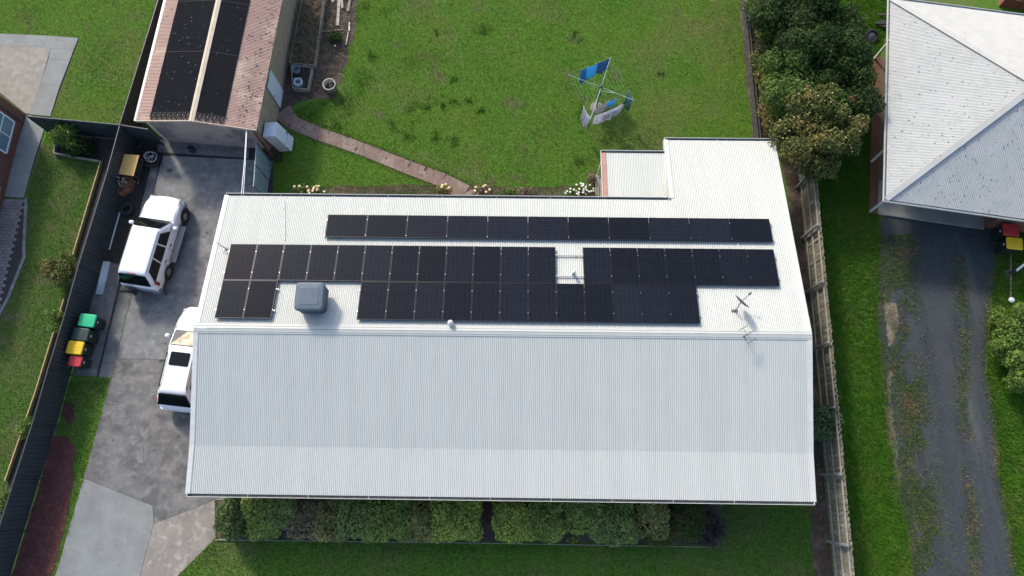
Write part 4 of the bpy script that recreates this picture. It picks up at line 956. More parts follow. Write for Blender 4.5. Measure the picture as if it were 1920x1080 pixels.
def gring(xF, xR, hw, z, r=.09, n=5):
    out = []
    for cx, cy, a0 in ((xF - r, hw - r, 0), (xR + r, hw - r, 90), (xR + r, -hw + r, 180), (xF - r, -hw + r, 270)):
        for k in range(n):
            a = math.radians(a0 + 90 * k / (n - 1)); out.append((cx + r * math.cos(a), cy + r * math.sin(a), z))
    return out
def car(label, group, loc, hdg, S):
    r = thing('parked_car', label, 'car', loc, hdg, group, local=True)
    def P(name, g, m_, par=None, **k): return mk(name, g, m_, par or r, **k)
    # lower body
    V = []; F = []; prof = None
    for x, hw, zt in S['st']:
        half = [(hw * .90, .34), (hw * .985, .46), (hw, .62), (hw, zt - .30), (hw * .985, zt - .14), (hw * .945, zt - .045), (hw * .84, zt - .004), (hw * .42, zt + .025), (0, zt + .032)]
        sec = [(x, -y, z) for y, z in half] + [(x, y, z) for y, z in half[-2::-1]]
        V += sec; n = len(sec)
    ns = len(S['st'])
    for i in range(ns - 1):
        for k in range(n): F.append((i * n + k, i * n + (k + 1) % n, (i + 1) * n + (k + 1) % n, (i + 1) * n + k))
    F += [tuple(range(n)), tuple(range((ns - 1) * n, ns * n))[::-1]]
    body = P('body', Geo().add(V, F), 'car_white', smooth=True, sub=2)
    b, t = S['belt'], S['roof']      # (xF, xR, hw, z)
    P('cabin', loft([gring(b[0], b[1], b[2], b[3] - .08, .1), gring(b[0] - .01, b[1] + .01, b[2], b[3], .13), gring(t[0] + .03, t[1] - .03, t[2] + .02, t[3] - .06, .15), gring(t[0] - .03, t[1] + .03, t[2] - .05, t[3] - .008, .17), gring(t[0] - .25, t[1] + .25, t[2] - .25, t[3] + .022, .15)]), 'car_white', smooth=True, sub=1)
    def plane(A, B, C, D, u0, u1, v0, v1, off, uu0=None, uu1=None):
        A, B, C, D = map(Vector, (A, B, C, D)); uu0 = u0 if uu0 is None else uu0; uu1 = u1 if uu1 is None else uu1
        def pt(u, v): return (A * (1 - u) + B * u) * (1 - v) + (D * (1 - u) + C * u) * v
        nr = (B - A).cross(D - A).normalized() * off
        return Geo().quad(pt(u0, v0) + nr, pt(u1, v0) + nr, pt(uu1, v1) + nr, pt(uu0, v1) + nr)
    tz = t[3] - .04
    ws = ((b[0], b[2], b[3]), (b[0], -b[2], b[3]), (t[0] + .03, -t[2], tz), (t[0] + .03, t[2], tz))
    rw = ((b[1], -b[2], b[3]), (b[1], b[2], b[3]), (t[1] - .03, t[2], tz), (t[1] - .03, -t[2], tz))
    # orient so that normals face outwards
    ws = (ws[1], ws[0], ws[3], ws[2]); rw = (rw[1], rw[0], rw[3], rw[2])
    if S.get('shade'):
        P('dashboard', plane(*ws, .05, .95, .03, .95, .012), 'car_trim', solid=.004)
        P('sunshade', plane(*ws, .08, .62, .1, .93, .02, .08, .93), 'sunshade', solid=.004)
        P('windscreen', plane(*ws, .05, .95, .03, .95, .034), 'clear_glass')
    else:
        P('windscreen', plane(*ws, .05, .95, .03, .95, .018), 'car_glass', solid=.006)
        P('wiper', plane(*ws, .2, .75, .10, .125, .03), 'car_trim', solid=.01)
    P('rear_window', plane(*rw, .05, .95, .1, .95, .02), 'car_glass', solid=.006)
    for s in (1, -1):
        A = (b[0], s * b[2], b[3]); B = (b[1], s * b[2], b[3]); C = (t[1], s * t[2], tz); D = (t[0], s * t[2], tz)
        for u0, u1, w0, w1 in S['win']:
            P('side_window', plane(A, B, C, D, u0, u1, .06, .9, .016 * (1 if s > 0 else -1), w0, w1), 'car_glass', solid=.006)
        P('roof_gutter', Geo().beam((t[0] - .05, s * (t[2] - .035), t[3] - .002), (t[1] + .06, s * (t[2] - .035), t[3] - .002), .022, .02), 'car_trim')
        mr = P('mirror', loft([gring(.09, -.05, .06, 0, .03, 3), gring(.12, -.07, .1, .08, .04, 3), gring(.08, -.05, .08, .16, .04, 3)]), 'car_white', smooth=True, bevel=0)
        mr.location = (b[0] - .35, s * (b[2] + .2), b[3] - .02)
        P('mirror_arm', Geo().beam((b[0] - .35, s * (b[2] - .03), b[3] + .03), (b[0] - .35, s * (b[2] + .16), b[3] + .05), .05, .05), 'car_trim')
        for x in S['wx']:
            y = s * (S['hw'] + .0)
            wh = P('wheel', Geo().lathe((x, s * (S['hw'] - .11), S['wr']), [(.2, -.12), (S['wr'] - .05, -.13), (S['wr'], -.09), (S['wr'], .09), (S['wr'] - .05, .13), (.21, .12), (.2, -.12)], 26, 'Y'), 'rubber', smooth=True)
            P('rim', Geo().lathe((x, s * (S['hw'] - .11), S['wr']), [(.001, s * .085), (.07, s * .1), (.09, s * .075), (.2, s * .09), (.225, s * .118), (.225, s * .05)], 22, 'Y'), 'car_silver', wh, smooth=True)
            for q in range(5):
                a = 2 * math.pi * q / 5; P('spoke_gap', Geo().box((x + .145 * math.cos(a), s * (S['hw'] - .11 + .092), S['wr'] + .145 * math.sin(a)), (.06, .006, .06)), 'car_trim', wh)
            P('wheel_arch', Geo().lathe((x, s * (S['hw'] - .02), S['wr'] + .02), [(S['wr'] + .005, -s * .1), (S['wr'] + .005, s * .025), (S['wr'] + .03, s * .028), (S['wr'] + .035, 0)], 28, 'Y'), 'car_trim', smooth=True)
        P('sill', Geo().beam((S['wx'][1] + .5, s * (S['hw'] + S['step'] * .5 - .02), .36), (S['wx'][0] - .5, s * (S['hw'] + S['step'] * .5 - .02), .36), .08 + S['step'], .06), 'car_silver' if S['step'] else 'car_trim', bevel=.01)
        P('headlight', Geo().box((S['st'][2][0] - .02, s * .64, S['hz']), (.16, .24, .13)), 'lamp_clear', bevel=.03)
        P('tail_light', Geo().box((S['st'][-3][0] - .04, s * (S['hw'] - .09), S['tz']), (.16, .15, S['th'])), 'lamp_red', bevel=.03)
        for x in S['handles']: P('door_handle', Geo().box((x, s * (S['hw'] + .008), b[3] - .2), (.16, .03, .035)), 'car_trim')
        P('side_strip', Geo().beam((S['wx'][1] + .45, s * (S['hw'] + .006), .62), (S['wx'][0] - .45, s * (S['hw'] + .006), .62), .014, .06), 'car_trim')
    x0 = S['st'][0][0]; x1 = S['st'][-1][0]
    P('front_bumper', loft([gring(x0 + .0, x0 - .9, S['hw'] - .03, .3, .42, 8), gring(x0 + .02, x0 - .9, S['hw'] - .01, .45, .42, 8), gring(x0 - .01, x0 - .9, S['hw'] - .03, .62, .42, 8)]), S['bump'], smooth=False, bevel=.02)
    P('rear_bumper', loft([gring(x1 + .35, x1 - .05, S['hw'] - .05, .34, .14), gring(x1 + .35, x1 - .08, S['hw'] - .03, .48, .14), gring(x1 + .35, x1 - .06, S['hw'] - .05, .66, .14)]), S['bump'], smooth=False, bevel=.02)
    if S.get('spare'):
        y = .42
        sp = P('spare_wheel', Geo().lathe((0, 0, 0), [(.1, -.11), (.33, -.11), (.37, -.07), (.37, .07), (.33, .11), (.1, .11)], 24, M=Matrix.Rotation(math.pi / 2, 3, 'Y')), 'rubber', smooth=True); sp.location = (x1 - .22, y, .82)
        P('spare_cover', Geo().lathe((-.0, 0, 0), [(.001, -.125), (.25, -.12), (.28, -.1)], 24, M=Matrix.Rotation(math.pi / 2, 3, 'Y')), 'car_silver', sp, smooth=True)
        P('spare_carrier', Geo().beam((x1 - .1, y, .55), (x1 - .1, -.5, .62), .06, .06), 'car_trim')
        P('brake_light', Geo().box((t[1] - .02, 0, t[3] - .03), (.03, .4, .025)), 'lamp_red')
    if S.get('sunroof'):
        P('sunroof', loft([gring(-.02, -.62, .43, t[3] - .02, .06), gring(-.02, -.62, .43, t[3] + .032, .06)]), 'car_glass')
        for s in (1, -1): P('roof_rail', Geo().tube([(t[0] - .3, s * (t[2] - .07), t[3] - .01), (t[0] - .42, s * (t[2] - .07), t[3] + .05), (t[1] + .35, s * (t[2] - .07), t[3] + .05), (t[1] + .2, s * (t[2] - .07), t[3] - .01)], .018, 8), 'car_trim')
        for k in range(5): P('roof_rib', Geo().beam((-.75, -.32 + k * .16, t[3] + .016), (t[1] + .22, -.32 + k * .16, t[3] + .01), .03, .012), 'car_white')
    for s in (1, -1):
        for x in S['gaps']: P('door_gap', Geo().beam((x, s * (S['hw'] + .004), .5), (x, s * (S['hw'] * .99), b[3] - .1), .012, .014, (1, 0, 0)), 'car_trim')
        P('bonnet_gap', Geo().beam((S['st'][2][0], s * .74, S['st'][2][2] + .012), (b[0] + .04, s * .8, b[3] + .004), .014, .012), 'car_trim')
    return r
H1 = math.radians(80)
car('white four wheel drive with rear spare wheel parked by the dark fence', 'cars on the driveway', (-16.75, 11.38, .032), H1, dict(
    st=[(2.17, .34, .68), (2.12, .56, .80), (2.0, .74, .92), (1.8, .85, 1.0), (1.5, .90, 1.05), (.8, .915, 1.12), (0, .92, 1.13), (-1.2, .92, 1.13), (-2.1, .91, 1.12), (-2.38, .87, 1.08), (-2.46, .80, .96)],
    belt=(.84, -2.42, .86, 1.12), roof=(.2, -2.0, .68, 1.76), hw=.92, wx=(1.41, -1.41), wr=.375, step=.14, arch='car_white', bump='car_bumper', hz=.84, tz=.92, th=.3, handles=(-.25, -1.05), gaps=(.5, -.42, -1.25), spare=True,
    win=[(.14, .37, .10, .30), (.395, .62, .33, .60), (.645, .93, .63, .90)]))
H2 = math.radians(82.5)
car('white wagon with sunroof and tan sunshade parked against the house', 'cars on the driveway', (-14.52, 5.78, .032), H2, dict(
    st=[(2.25, .3, .62), (2.18, .52, .76), (2.02, .70, .87), (1.8, .82, .95), (1.5, .90, 1.02), (.95, .92, 1.08), (0, .92, 1.08), (-1.2, .92, 1.08), (-2.0, .90, 1.07), (-2.3, .85, 1.02), (-2.42, .76, .88)],
    belt=(1.06, -2.34, .86, 1.06), roof=(.22, -1.78, .66, 1.66), hw=.92, wx=(1.33, -1.33), wr=.35, step=0, arch='car_trim', bump='car_white', hz=.8, tz=.98, th=.3, handles=(-.25, -1.0), gaps=(.6, -.4, -1.2), shade=True, sunroof=True,
    win=[(.17, .38, .10, .28), (.40, .62, .31, .58), (.64, .90, .60, .84)]))

# ------------------------------------------------------------------ wheelie bins
def bin_(label, group, loc, rz, lid, s=(.58, .74, 1.06)):
    w_, d_, h_ = s; r = thing('wheelie_bin', label, 'bin', loc, rz, group, local=True)     # front (handle away) towards local +x
    mk('body', loft([ring(d_ * .72, w_ * .8, .08, .05), ring(d_ * .9, w_ * .95, h_ * .9, .06), ring(d_ * .97, w_, h_ * .91, .06), ring(d_ * .97, w_, h_ * .95, .06)]), 'bin_dark', r)
    lo = mk('lid', loft([ring(d_, w_ * 1.03, h_ * .952, .08), ring(d_, w_ * 1.03, h_ * .985, .08), ring(d_ * .93, w_ * .95, h_ * 1.015, .08), ring(d_ * .8, w_ * .82, h_ * 1.02, .06)]), lid, r, bevel=.008)
    mk('lid_panel', loft([ring(d_ * .5, w_ * .5, h_ * 1.0205, .04), ring(d_ * .46, w_ * .46, h_ * 1.028, .04)]), lid, lo)
    for s_ in (-1, 1):
        mk('wheel', Geo().lathe((-d_ * .36, s_ * w_ * .44, .11), [(.02, -.03), (.1, -.03), (.11, -.015), (.11, .015), (.1, .03), (.02, .03)], 18, 'Y'), 'rubber', r, smooth=True)
        mk('hinge', Geo().box((-d_ * .51, s_ * w_ * .32, h_ * .96), (.06, .06, .05)), 'bin_dark', r)
    mk('handle', Geo().tube([(-d_ * .56, -w_ * .42, h_ * .94), (-d_ * .56, w_ * .42, h_ * .94)], .018, 8), 'bin_dark', r)
    mk('axle', Geo().tube([(-d_ * .36, -w_ * .44, .11), (-d_ * .36, w_ * .44, .11)], .015, 6), 'steel_grey', r)
    mk('catch_mark', Geo().box((d_ * .445, 0, h_ * .74), (.006, .1, .08)), 'white_plastic', r)
for px, lid, lb, s in (((164, 601), 'bin_lid_green', 'wheelie bin with bright green lid by the dark fence', (.58, .76, 1.06)),
                       ((151.5, 627), 'bin_lid_dark', 'wheelie bin with dark green lid between green and yellow lidded bins', (.58, .74, 1.06)),
                       ((141, 652), 'bin_lid_yellow', 'wheelie bin with yellow lid by the dark fence', (.58, .74, 1.06)),
                       ((142, 677), 'bin_lid_red', 'smaller wheelie bin with red lid, last in the row of four', (.48, .58, .94))):
    p = at(px[0], px[1], s[2]); bin_(lb, 'bins beside the driveway', (p.x, p.y, .034), math.radians(-8), lid, s)
for px, lid, lb in (((1896, 431), 'bin_lid_red', 'wheelie bin with dark red lid beside the right hand house'), ((1903, 456), 'bin_lid_yellow', 'wheelie bin with yellow lid beside the right hand house')):
    p = at(px[0], px[1], 1.06); bin_(lb, 'bins beside the right hand house', (p.x, p.y, .0), math.radians(172), lid)

# ------------------------------------------------------------------ clutter along the fence
q = [at(*p, .85) for p in ((233, 289), (261, 291), (250, 330), (222, 326))]
c = sum(q, Vector()) / 4; r = thing('storage_bench', 'dark workbench with yellow board top against the dark fence', 'bench', (c.x, c.y, 0))
mk('board_top', Geo().prism(ccw([p.to_tuple() for p in q]), .82, .85), 'board_yellow', r)
for p in q:
    l = c + (p - c) * .85; mk('leg', Geo().beam((l.x, l.y, .01), (l.x, l.y, .82), .07, .07), 'dark_sleeper', r)
mk('lower_shelf', Geo().prism(ccw([(c + (p - c) * .8).to_tuple() for p in q]), .2, .24), 'dark_sleeper', r)
q = [at(*p, .45) for p in ((226, 333), (246, 332), (241, 352), (222, 362))]; c = sum(q, Vector()) / 4
r = thing('timber_crate', 'rusty old crate with broken timber below the yellow board', 'crate', (c.x, c.y, 0))
for a, b in zip(q, q[1:] + q[:1]): mk('side', Geo().beam((a.x, a.y, .24), (b.x, b.y, .24), .025, .46), 'rust', r)
mk('rubble', Geo().prism(ccw([(c + (p - c) * .9).to_tuple() for p in q]), .02, .36), 'rust', r)
rng = random.Random(6)
for k in range(6):
    a = c + Vector((rng.uniform(-.2, .2), rng.uniform(-.25, .25), .38)); mk('offcut', Geo().beam(a, a + Vector((rng.uniform(-.3, .3), rng.uniform(-.5, .2), .06)), .05, .03), 'old_timber', r)
def tyre(label, px, z, R_=.33, flat=True):
    p = at(*px, z); one('tyre', Geo().lathe(p, [(R_ * .55, -.08), (R_ * .85, -.1), (R_, -.06), (R_, .06), (R_ * .85, .1), (R_ * .55, .08), (R_ * .5, 0), (R_ * .55, -.08)], 26), 'rubber', label, 'tyre', smooth=True)
tyre('old tyre lying by the dark fence beside the white four wheel drive', (238, 392), .12); tyre('old tyre in the shaded corner beside the shed', (256, 268), .12)
c = at(281, 296, .35); r = thing('hose_heap', 'tangled pale hose coils on a dark heap beside the shed', 'hose', (c.x, c.y, 0))
mk('tub', Geo().lathe((c.x, c.y, 0), [(.0, .012), (.42, .012), (.46, .3), (.4, .32), (.36, .2), (0, .18)], 18), 'rubber', r, smooth=True)
rng = random.Random(12)
for k in range(7):
    R_ = rng.uniform(.16, .36); o_ = Vector((c.x + rng.uniform(-.18, .25), c.y + rng.uniform(-.12, .12), .36 + k * .025)); tl = Matrix.Rotation(rng.uniform(-.2, .2), 3, 'X')
    mk('coil', Geo().tube([o_ + tl @ Vector((R_ * math.cos(a * math.pi / 9), R_ * .9 * math.sin(a * math.pi / 9), 0)) for a in range(19)], .014, 6, cap=False), 'hose' if k % 3 else 'rubber', r)
for a, b, w_, lb, mm in (((225, 397), (205, 468), .05, 'long pale pipe lying along the dark fence', 'white_plastic'), ((265, 312), (258, 345), .05, 'short brown stick lying beside the yellow board', 'old_timber')):
    one('pipe' if 'pipe' in lb else 'timber_stick', Geo().beam(at(*a, .03), at(*b, .03), w_, .05), mm, lb, 'pipe' if 'pipe' in lb else 'stick')
a = at(201, 491); b = at(187, 551); d = (b - a).normalized(); nn = Vector((d.y, -d.x, 0)); c = (a + b) / 2
if nn.x < 0: nn = -nn
r = thing('roofing_sheets', 'pale stack of ribbed roofing sheets on the ground by the fence', 'metal sheets', (c.x, c.y, .034))
for k in range(4):
    g = Geo(); corr(g, a - nn * .12 + ZU * (.045 + .022 * k) + d * (.05 * (k % 2)), nn, d, ZU, [(0, 0), (.3 - .03 * k, 0), (.3 - .03 * k, (b - a).length), (0, (b - a).length)], pitch=.07, amp=.008); mk('sheet', g, 'white_plastic', r, smooth=True, solid=.003)
p = at(362, 283); r = thing('paint_bucket', 'dark bucket with a yellowish spill beside the shed wall', 'bucket', p.to_tuple())
mk('pail', Geo().lathe(p, [(.0, .02), (.13, .02), (.16, .32), (.145, .32), (.12, .06), (0, .06)], 18), 'rubber', r, smooth=True); mk('handle', Geo().tube([p + Vector((.155 * math.cos(a * .3927), .155 * math.sin(a * .3927) * .3 - .12, .33 + .0 * a)) for a in range(9)], .008, 5), 'steel_grey', r)
p = at(318, 319, .07); r = thing('loose_brick', 'single red brick lying on the concrete in front of the shed', 'brick', (p.x, p.y, .03))
mk('brick_block', Geo().box((p.x, p.y, .068), (.23, .11, .076), .2), 'brick_plain', r, bevel=.004); mk('frog', Geo().box((p.x, p.y, .1065), (.15, .05, .002), .2), 'joint', r)
a = at(462, 243, 2.62); b = at(452.5, 367, 2.95)
one('overhead_cable', Geo().tube([a, a + (b - a) * .5 - ZU * .06, b], .02, 6).tube([a + Vector((.03, 0, .02)), a + (b - a) * .5 - ZU * .02 + Vector((.06, 0, 0)), b + Vector((.1, 0, .02))], .014, 6), 'white_paint', 'white cable strung from the shed roof to the house', 'cable')
# fridge leaning on the shed wall
fc = Vector((-11.12, 16.45, 0)); r = thing('fridge', 'old white fridge leaning against the shed wall, lower door ajar', 'fridge', (fc.x, fc.y, 0), math.radians(-4), local=True)
T = Matrix.Rotation(math.radians(-11), 3, 'Y')
def fb_(name, c, d, mm, par=None, bv=.015): return mk(name, Geo().box(T @ Vector(c) + Vector((0, 0, .07)), d, 0, T), mm, par or r, bevel=bv)
fb_('cabinet', (0, 0, .82), (.56, .74, 1.62), 'white_plastic'); fb_('upper_door', (.325, 0, 1.1), (.07, .74, 1.04), 'white_plastic')
ld_ = fb_('lower_door', (.37, -.03, .3), (.07, .74, .5), 'white_plastic'); fb_('handle', (.37, .3, .68), (.03, .04, .2), 'car_trim', bv=0); fb_('handle', (.415, .3, .46), (.03, .06, .06), 'car_trim', ld_, bv=0)
fb_('compressor', (-.2, 0, .12), (.12, .5, .2), 'car_trim', bv=0)
# raised timber beds beside the shed
def raised(label, px, h_, mm, fill=None):
    q = [at(*p, h_) for p in px]; c = sum(q, Vector()) / len(q); r = thing('raised_bed', label, 'garden bed', (c.x, c.y, 0))
    for a, b in zip(q, q[1:] + q[:1]): mk('board', Geo().beam((a.x, a.y, h_ / 2), (b.x, b.y, h_ / 2), .05, h_), mm, r)
    mk('bed_soil', Geo().prism(ccw([(c + (p - c) * .97).to_tuple() for p in q]), .01, h_ * .7), fill or 'soil', r); return r, q
RB1, qb1 = raised('long timber raised bed full of dry weeds beside the shed', [(543, 117), (589, 122), (601, 40), (609, -25), (572, -28), (558, 40)], .38, 'old_timber')
RB2, qb2 = raised('small square timber bed with a bucket in it', [(546, 121), (585, 126), (577, 167), (549, 164)], .34, 'old_timber', 'soil_dark')
p = at(555, 130, .5); r = thing('bucket', 'blue grey bucket tipped in the small timber bed', 'bucket', (p.x, p.y, .25)); mk('pail', Geo().lathe((p.x, p.y, .24), [(0, .02), (.17, .02), (.21, .36), (.19, .36), (.15, .06), (0, .06)], 18), 'bucket_grey', r, smooth=True)
mk('rim', Geo().lathe((p.x, p.y, .6), [(.205, -.02), (.225, -.02), (.225, .01), (.205, .01)], 18), 'bucket_grey', r)
p = at(559, 154, .4); r = thing('milk_crate', 'white open crate in the small timber bed', 'crate', (p.x, p.y, .24))
for k in range(4):
    a = k * math.pi / 2; cx_ = p + Vector((math.cos(a) * .17, math.sin(a) * .17, 0)); mk('side', Geo().box((cx_.x, cx_.y, .37), (.03 if k % 2 == 0 else .37, .37 if k % 2 == 0 else .03, .26)), 'white_plastic', r)
mk('base', Geo().box((p.x, p.y, .25), (.34, .34, .02)), 'steel_grey', r)
p = at(617, 158, .5); r = thing('barrel_planter', 'round wooden half barrel planter with pale rim', 'planter', (p.x, p.y, 0))
mk('staves', Geo().lathe((p.x, p.y, 0), [(0, .01), (.26, .01), (.31, .25), (.33, .5)], 26), 'old_timber', r, smooth=True)
mk('rim', Geo().lathe((p.x, p.y, 0), [(.33, .5), (.335, .52), (.285, .52), (.28, .45), (.26, .2)], 26), 'pale_timber', r, smooth=True); mk('hoop', Geo().lathe((p.x, p.y, .3), [(.325, 0), (.332, 0), (.335, .04), (.328, .04)], 26), 'dark_sleeper', r)
mk('planter_soil', Geo().lathe((p.x, p.y, .2), [(0, .02), (.26, .0)], 20), 'soil_dark', r)
mk('dry_stalk', Geo().tube([(p.x + .05, p.y - .2, .22), (p.x, p.y + .1, .4), (p.x + .1, p.y + .2, .5)], .015, 5).tube([(p.x - .2, p.y, .22), (p.x + .15, p.y + .02, .42)], .015, 5), 'old_timber', r)
for k, (a, b, w_, mm, lb) in enumerate((((633, 48), (637, -20), .15, 'pale_timber', 'wide pale weathered plank lying in the dry bed'), ((642, 15), (640, -18), .12, 'pale_timber', 'short pale plank beside the wide plank'), ((624, 4), (622, -25), .14, 'pale_timber', 'pale plank end left of the wide plank'),
        ((652, 21), (660, -20), .14, 'old_timber', 'reddish grey plank near the back lawn'), ((655, 42), (655, 58), .07, 'steel_grey', 'short grey edging log beside the back lawn'), ((653, 60), (649, 84), .06, 'pale_timber', 'thin bent pale edging stick beside the back lawn'), ((601, 60), (643, 55), .04, 'old_timber', 'thin timber lying across the dry bed'))):
    one('plank', Geo().beam(at(*a, .06), at(*b, .06), w_, .04), mm, lb, 'plank', 'timber lying in the dry bed', bevel=.004)
p = at(628, 86, .1); one('garden_ball', Geo().lathe(p, [(.001, -.06), (.04, -.05), (.06, 0), (.04, .05), (.001, .06)], 14), 'flower_white', 'small white ball lying in the dry bed', 'ball', smooth=True)

# ------------------------------------------------------------------ rotary clothes line
cb = Vector((4.47, 18.2, 0)); r = thing('rotary_clothesline', 'pale green rotary clothes line standing on the back lawn', 'clothesline', cb.to_tuple())
tips = [at(*p, 2.1) for p in ((1145, 107), (1190, 189), (1107, 224), (1064, 140))]; hub = cb + ZU * 1.95
mk('pole', Geo().tube([cb, cb + ZU * 1.2, hub + ZU * .1], [.035, .03, .028], 10), 'steel_grey', r); mk('hub', Geo().lathe(hub, [(.001, .12), (.07, .1), (.08, -.06), (.04, -.1)], 14), 'car_trim', r)
mk('winder', Geo().box(cb + ZU * 1.3, (.12, .14, .18), .4), 'car_trim', r); mk('footing', Geo().lathe(cb, [(.001, .03), (.3, .022), (.34, .0)], 18), 'patio_beige', r)
for t_ in tips:
    mk('arm', Geo().tube([hub, t_], .012, 8), 'line_green', r); mk('strut', Geo().tube([cb + ZU * 1.62, hub + (t_ - hub) * .45], .011, 6), 'line_green', r)
g = Geo()
for f_ in (.3, .44, .58, .72, .86, .99):
    for i_ in range(4):
        a = hub + (tips[i_] - hub) * f_; b = hub + (tips[(i_ + 1) % 4] - hub) * f_; g.tube([a, (a + b) / 2 - ZU * .015, b], .002, 4, cap=False)
mk('lines', g, 'line_green', r)
def cloth(label, i0, i1, f_, u0, u1, drop, mm, name='towel', seed=0, fold=.03):
    a = hub + (tips[i0] - hub) * f_; b = hub + (tips[i1] - hub) * f_; d = b - a; nn = Vector((-d.y, d.x, 0)).normalized(); rng = random.Random(seed); V = []; nx, nz = 26, 8; ph = rng.uniform(0, 6)
    for k in range(nz + 1):
        for j in range(nx + 1):
            u = u0 + (u1 - u0) * j / nx; v = k / nz
            sag = .015 * math.sin(math.pi * u) + .1 * math.sin(math.pi * j / nx); wv = fold * v * (math.sin(j * 1.1 + ph) + .5 * math.sin(j * 2.3 + ph * 2)) + .06 * v * math.sin(ph)
            V.append(a + d * u - ZU * (sag + drop * v * (1 + .05 * math.sin(j * .5 + ph) - .12 * abs(2 * j / nx - 1) ** 2)) + nn * wv)
    F = [(k * (nx + 1) + j, k * (nx + 1) + j + 1, (k + 1) * (nx + 1) + j + 1, (k + 1) * (nx + 1) + j) for k in range(nz) for j in range(nx)]
    c = a + d * (u0 + u1) / 2; rt = thing(name, label, 'laundry', (c.x, c.y, c.z), group='laundry on the clothes line')
    mk('fabric', Geo().add(V, F), mm, rt, smooth=True, solid=.006)
    for k in range(2):
        u = u0 + (u1 - u0) * (.12 + .76 * k); p_ = a + d * u; mk('peg', Geo().box(p_ + ZU * .01, (.015, .02, .07)), 'white_paint', rt)
# tips order: 0 top, 1 right, 2 bottom, 3 left
cloth('denim blue garment hung at the top corner of the clothes line', 0, 3, .98, .02, .30, .95, 'cloth_navy', 'jeans', 1)
cloth('bright light blue towel in the middle of the top line', 0, 3, .98, .30, .56, 1.15, 'cloth_bright', 'towel', 2)
cloth('mid blue garment at the left end of the top line', 0, 3, .98, .56, .70, 1.2, 'cloth_blue', 'shirt', 3)
cloth('teal green cloth hung at the right hand tip', 1, 0, .97, .02, .24, 1.15, 'cloth_teal', 'towel', 4, .04)
cloth('long pale lilac towel along the lower outer line', 1, 2, .93, .22, .92, 1.05, 'cloth_white', 'towel', 5)
cloth('light blue cloth on the inner lower line', 1, 2, .62, .18, .52, .7, 'cloth_bright', 'cloth', 6)
cloth('pale grey cloth on the inner lower line near the pole', 1, 2, .62, .54, .82, .7, 'cloth_grey', 'cloth', 7)
cloth('white crumpled towel on the lower left line', 2, 3, .98, .02, .3, 1.25, 'cloth_white', 'towel', 8, .05)

# ------------------------------------------------------------------ bits by the back porch and the right house
q = [at(*p, .4) for p in ((1115, 329), (1128, 329), (1129, 374), (1115, 374))]; c = sum(q, Vector()) / 4; r = thing('timber_bench', 'narrow timber bench beside the back porch', 'bench', (c.x, c.y, 0))
for k in range(3):
    a = q[0] + (q[1] - q[0]) * (k + .5) / 3; b = q[3] + (q[2] - q[3]) * (k + .5) / 3; mk('slat', Geo().beam(a, b, .085, .035), 'old_timber', r)
for p in q: l = c + (p - c) * .85; mk('leg', Geo().beam((l.x, l.y, 0), (l.x, l.y, .385), .06, .06), 'old_timber', r)
c = at(1891, 513); r = thing('gate_post', 'short white steel arm on a concrete pad beside the gravel', 'post', c.to_tuple())
mk('pad', Geo().lathe(c, [(.001, .05), (.17, .05), (.24, 0)], 12), 'concrete_dark', r); mk('post', Geo().beam(c, c + ZU * .5, .1, .1), 'dark_sleeper', r); mk('arm', Geo().beam(c + ZU * .45 + Vector((.05, .0, 0)), at(1926, 491, .6), .09, .09), 'white_paint', r)
edging('timber_edging', 'thin pale timber edge beside the bins on the right', [at(1893, 478), at(1893, 556)], .04, .1, 'old_timber')
p = at(1898, 562, .12); r_ = random.Random(3); V = []; 
prof = [(.001, .17), (.08, .15), (.15, .08), (.13, 0)]
one('plastic_bag', Geo().lathe(p - ZU * .11, prof, 9), 'white_paint', 'crumpled white plastic bag beside the light green bush', 'bag')
# tangle by the right house: wheel and scrap
p = at(1636, 66, .3); r = thing('trailer_wheel', 'old spoked wheel lying among weeds by the right hand house', 'wheel', (p.x, p.y, 0)); Mx = Matrix.Rotation(.5, 3, 'X')
mk('tyre', Geo().lathe((p.x, p.y, .2), [(.24, -.06), (.33, -.07), (.36, 0), (.33, .07), (.24, .06), (.22, 0), (.24, -.06)], 22, M=Mx), 'rubber', r, smooth=True); mk('hub', Geo().lathe((p.x, p.y, .2), [(.001, .05), (.1, .05), (.22, .01)], 14, M=Mx), 'steel_grey', r, smooth=True)
p = at(1652, 38, .2); r = thing('scrap_timber', 'dark scrap timber heap beside the right hand house', 'timber', (p.x, p.y, 0)); rng = random.Random(9)
for k in range(7): a = p + Vector((rng.uniform(-.4, .1), rng.uniform(-.4, .4), rng.uniform(-.12, .1))); mk('piece', Geo().beam(a, a + Vector((rng.uniform(.3, .8), rng.uniform(-.3, .3), rng.uniform(0, .1))), .09, .05), 'dark_sleeper', r)

# ------------------------------------------------------------------ vegetation
rg = np.random.default_rng(77)
def fol(name, label, cat, px, zc, blobs, n, size, leaf, group=None, seed=1, trunk=True, extra=None, **k):
    """px/zc: where the crown's middle stands in the picture and its height; blobs relative to it (metres)"""
    c = at(px[0], px[1], zc); r = thing(name, label, cat, (c.x, c.y, 0), group=group)
    bl = [((c.x + b[0], c.y + b[1], zc + b[2]), b[3]) for b in blobs]
    leaves('crown', bl, n, size, leaf, seed, r, **k)
    if trunk:
        g = Geo(); rng = random.Random(seed); top = zc
        g.tube([(c.x, c.y, 0), (c.x + .03, c.y, top * .5), (c.x, c.y + .05, top)], [.03 + top * .03, .02 + top * .022, .015], 7)
        for b in bl[:6]: g.tube([(c.x, c.y, top * .35), ((c.x + b[0][0]) / 2, (c.y + b[0][1]) / 2, (top * .4 + b[0][2]) / 2), b[0]], [.02 + top * .012, .015 + top * .006, .008], 5)
        mk('trunk', g, 'bark', r)
    if extra: extra(r, bl, c)
    return r
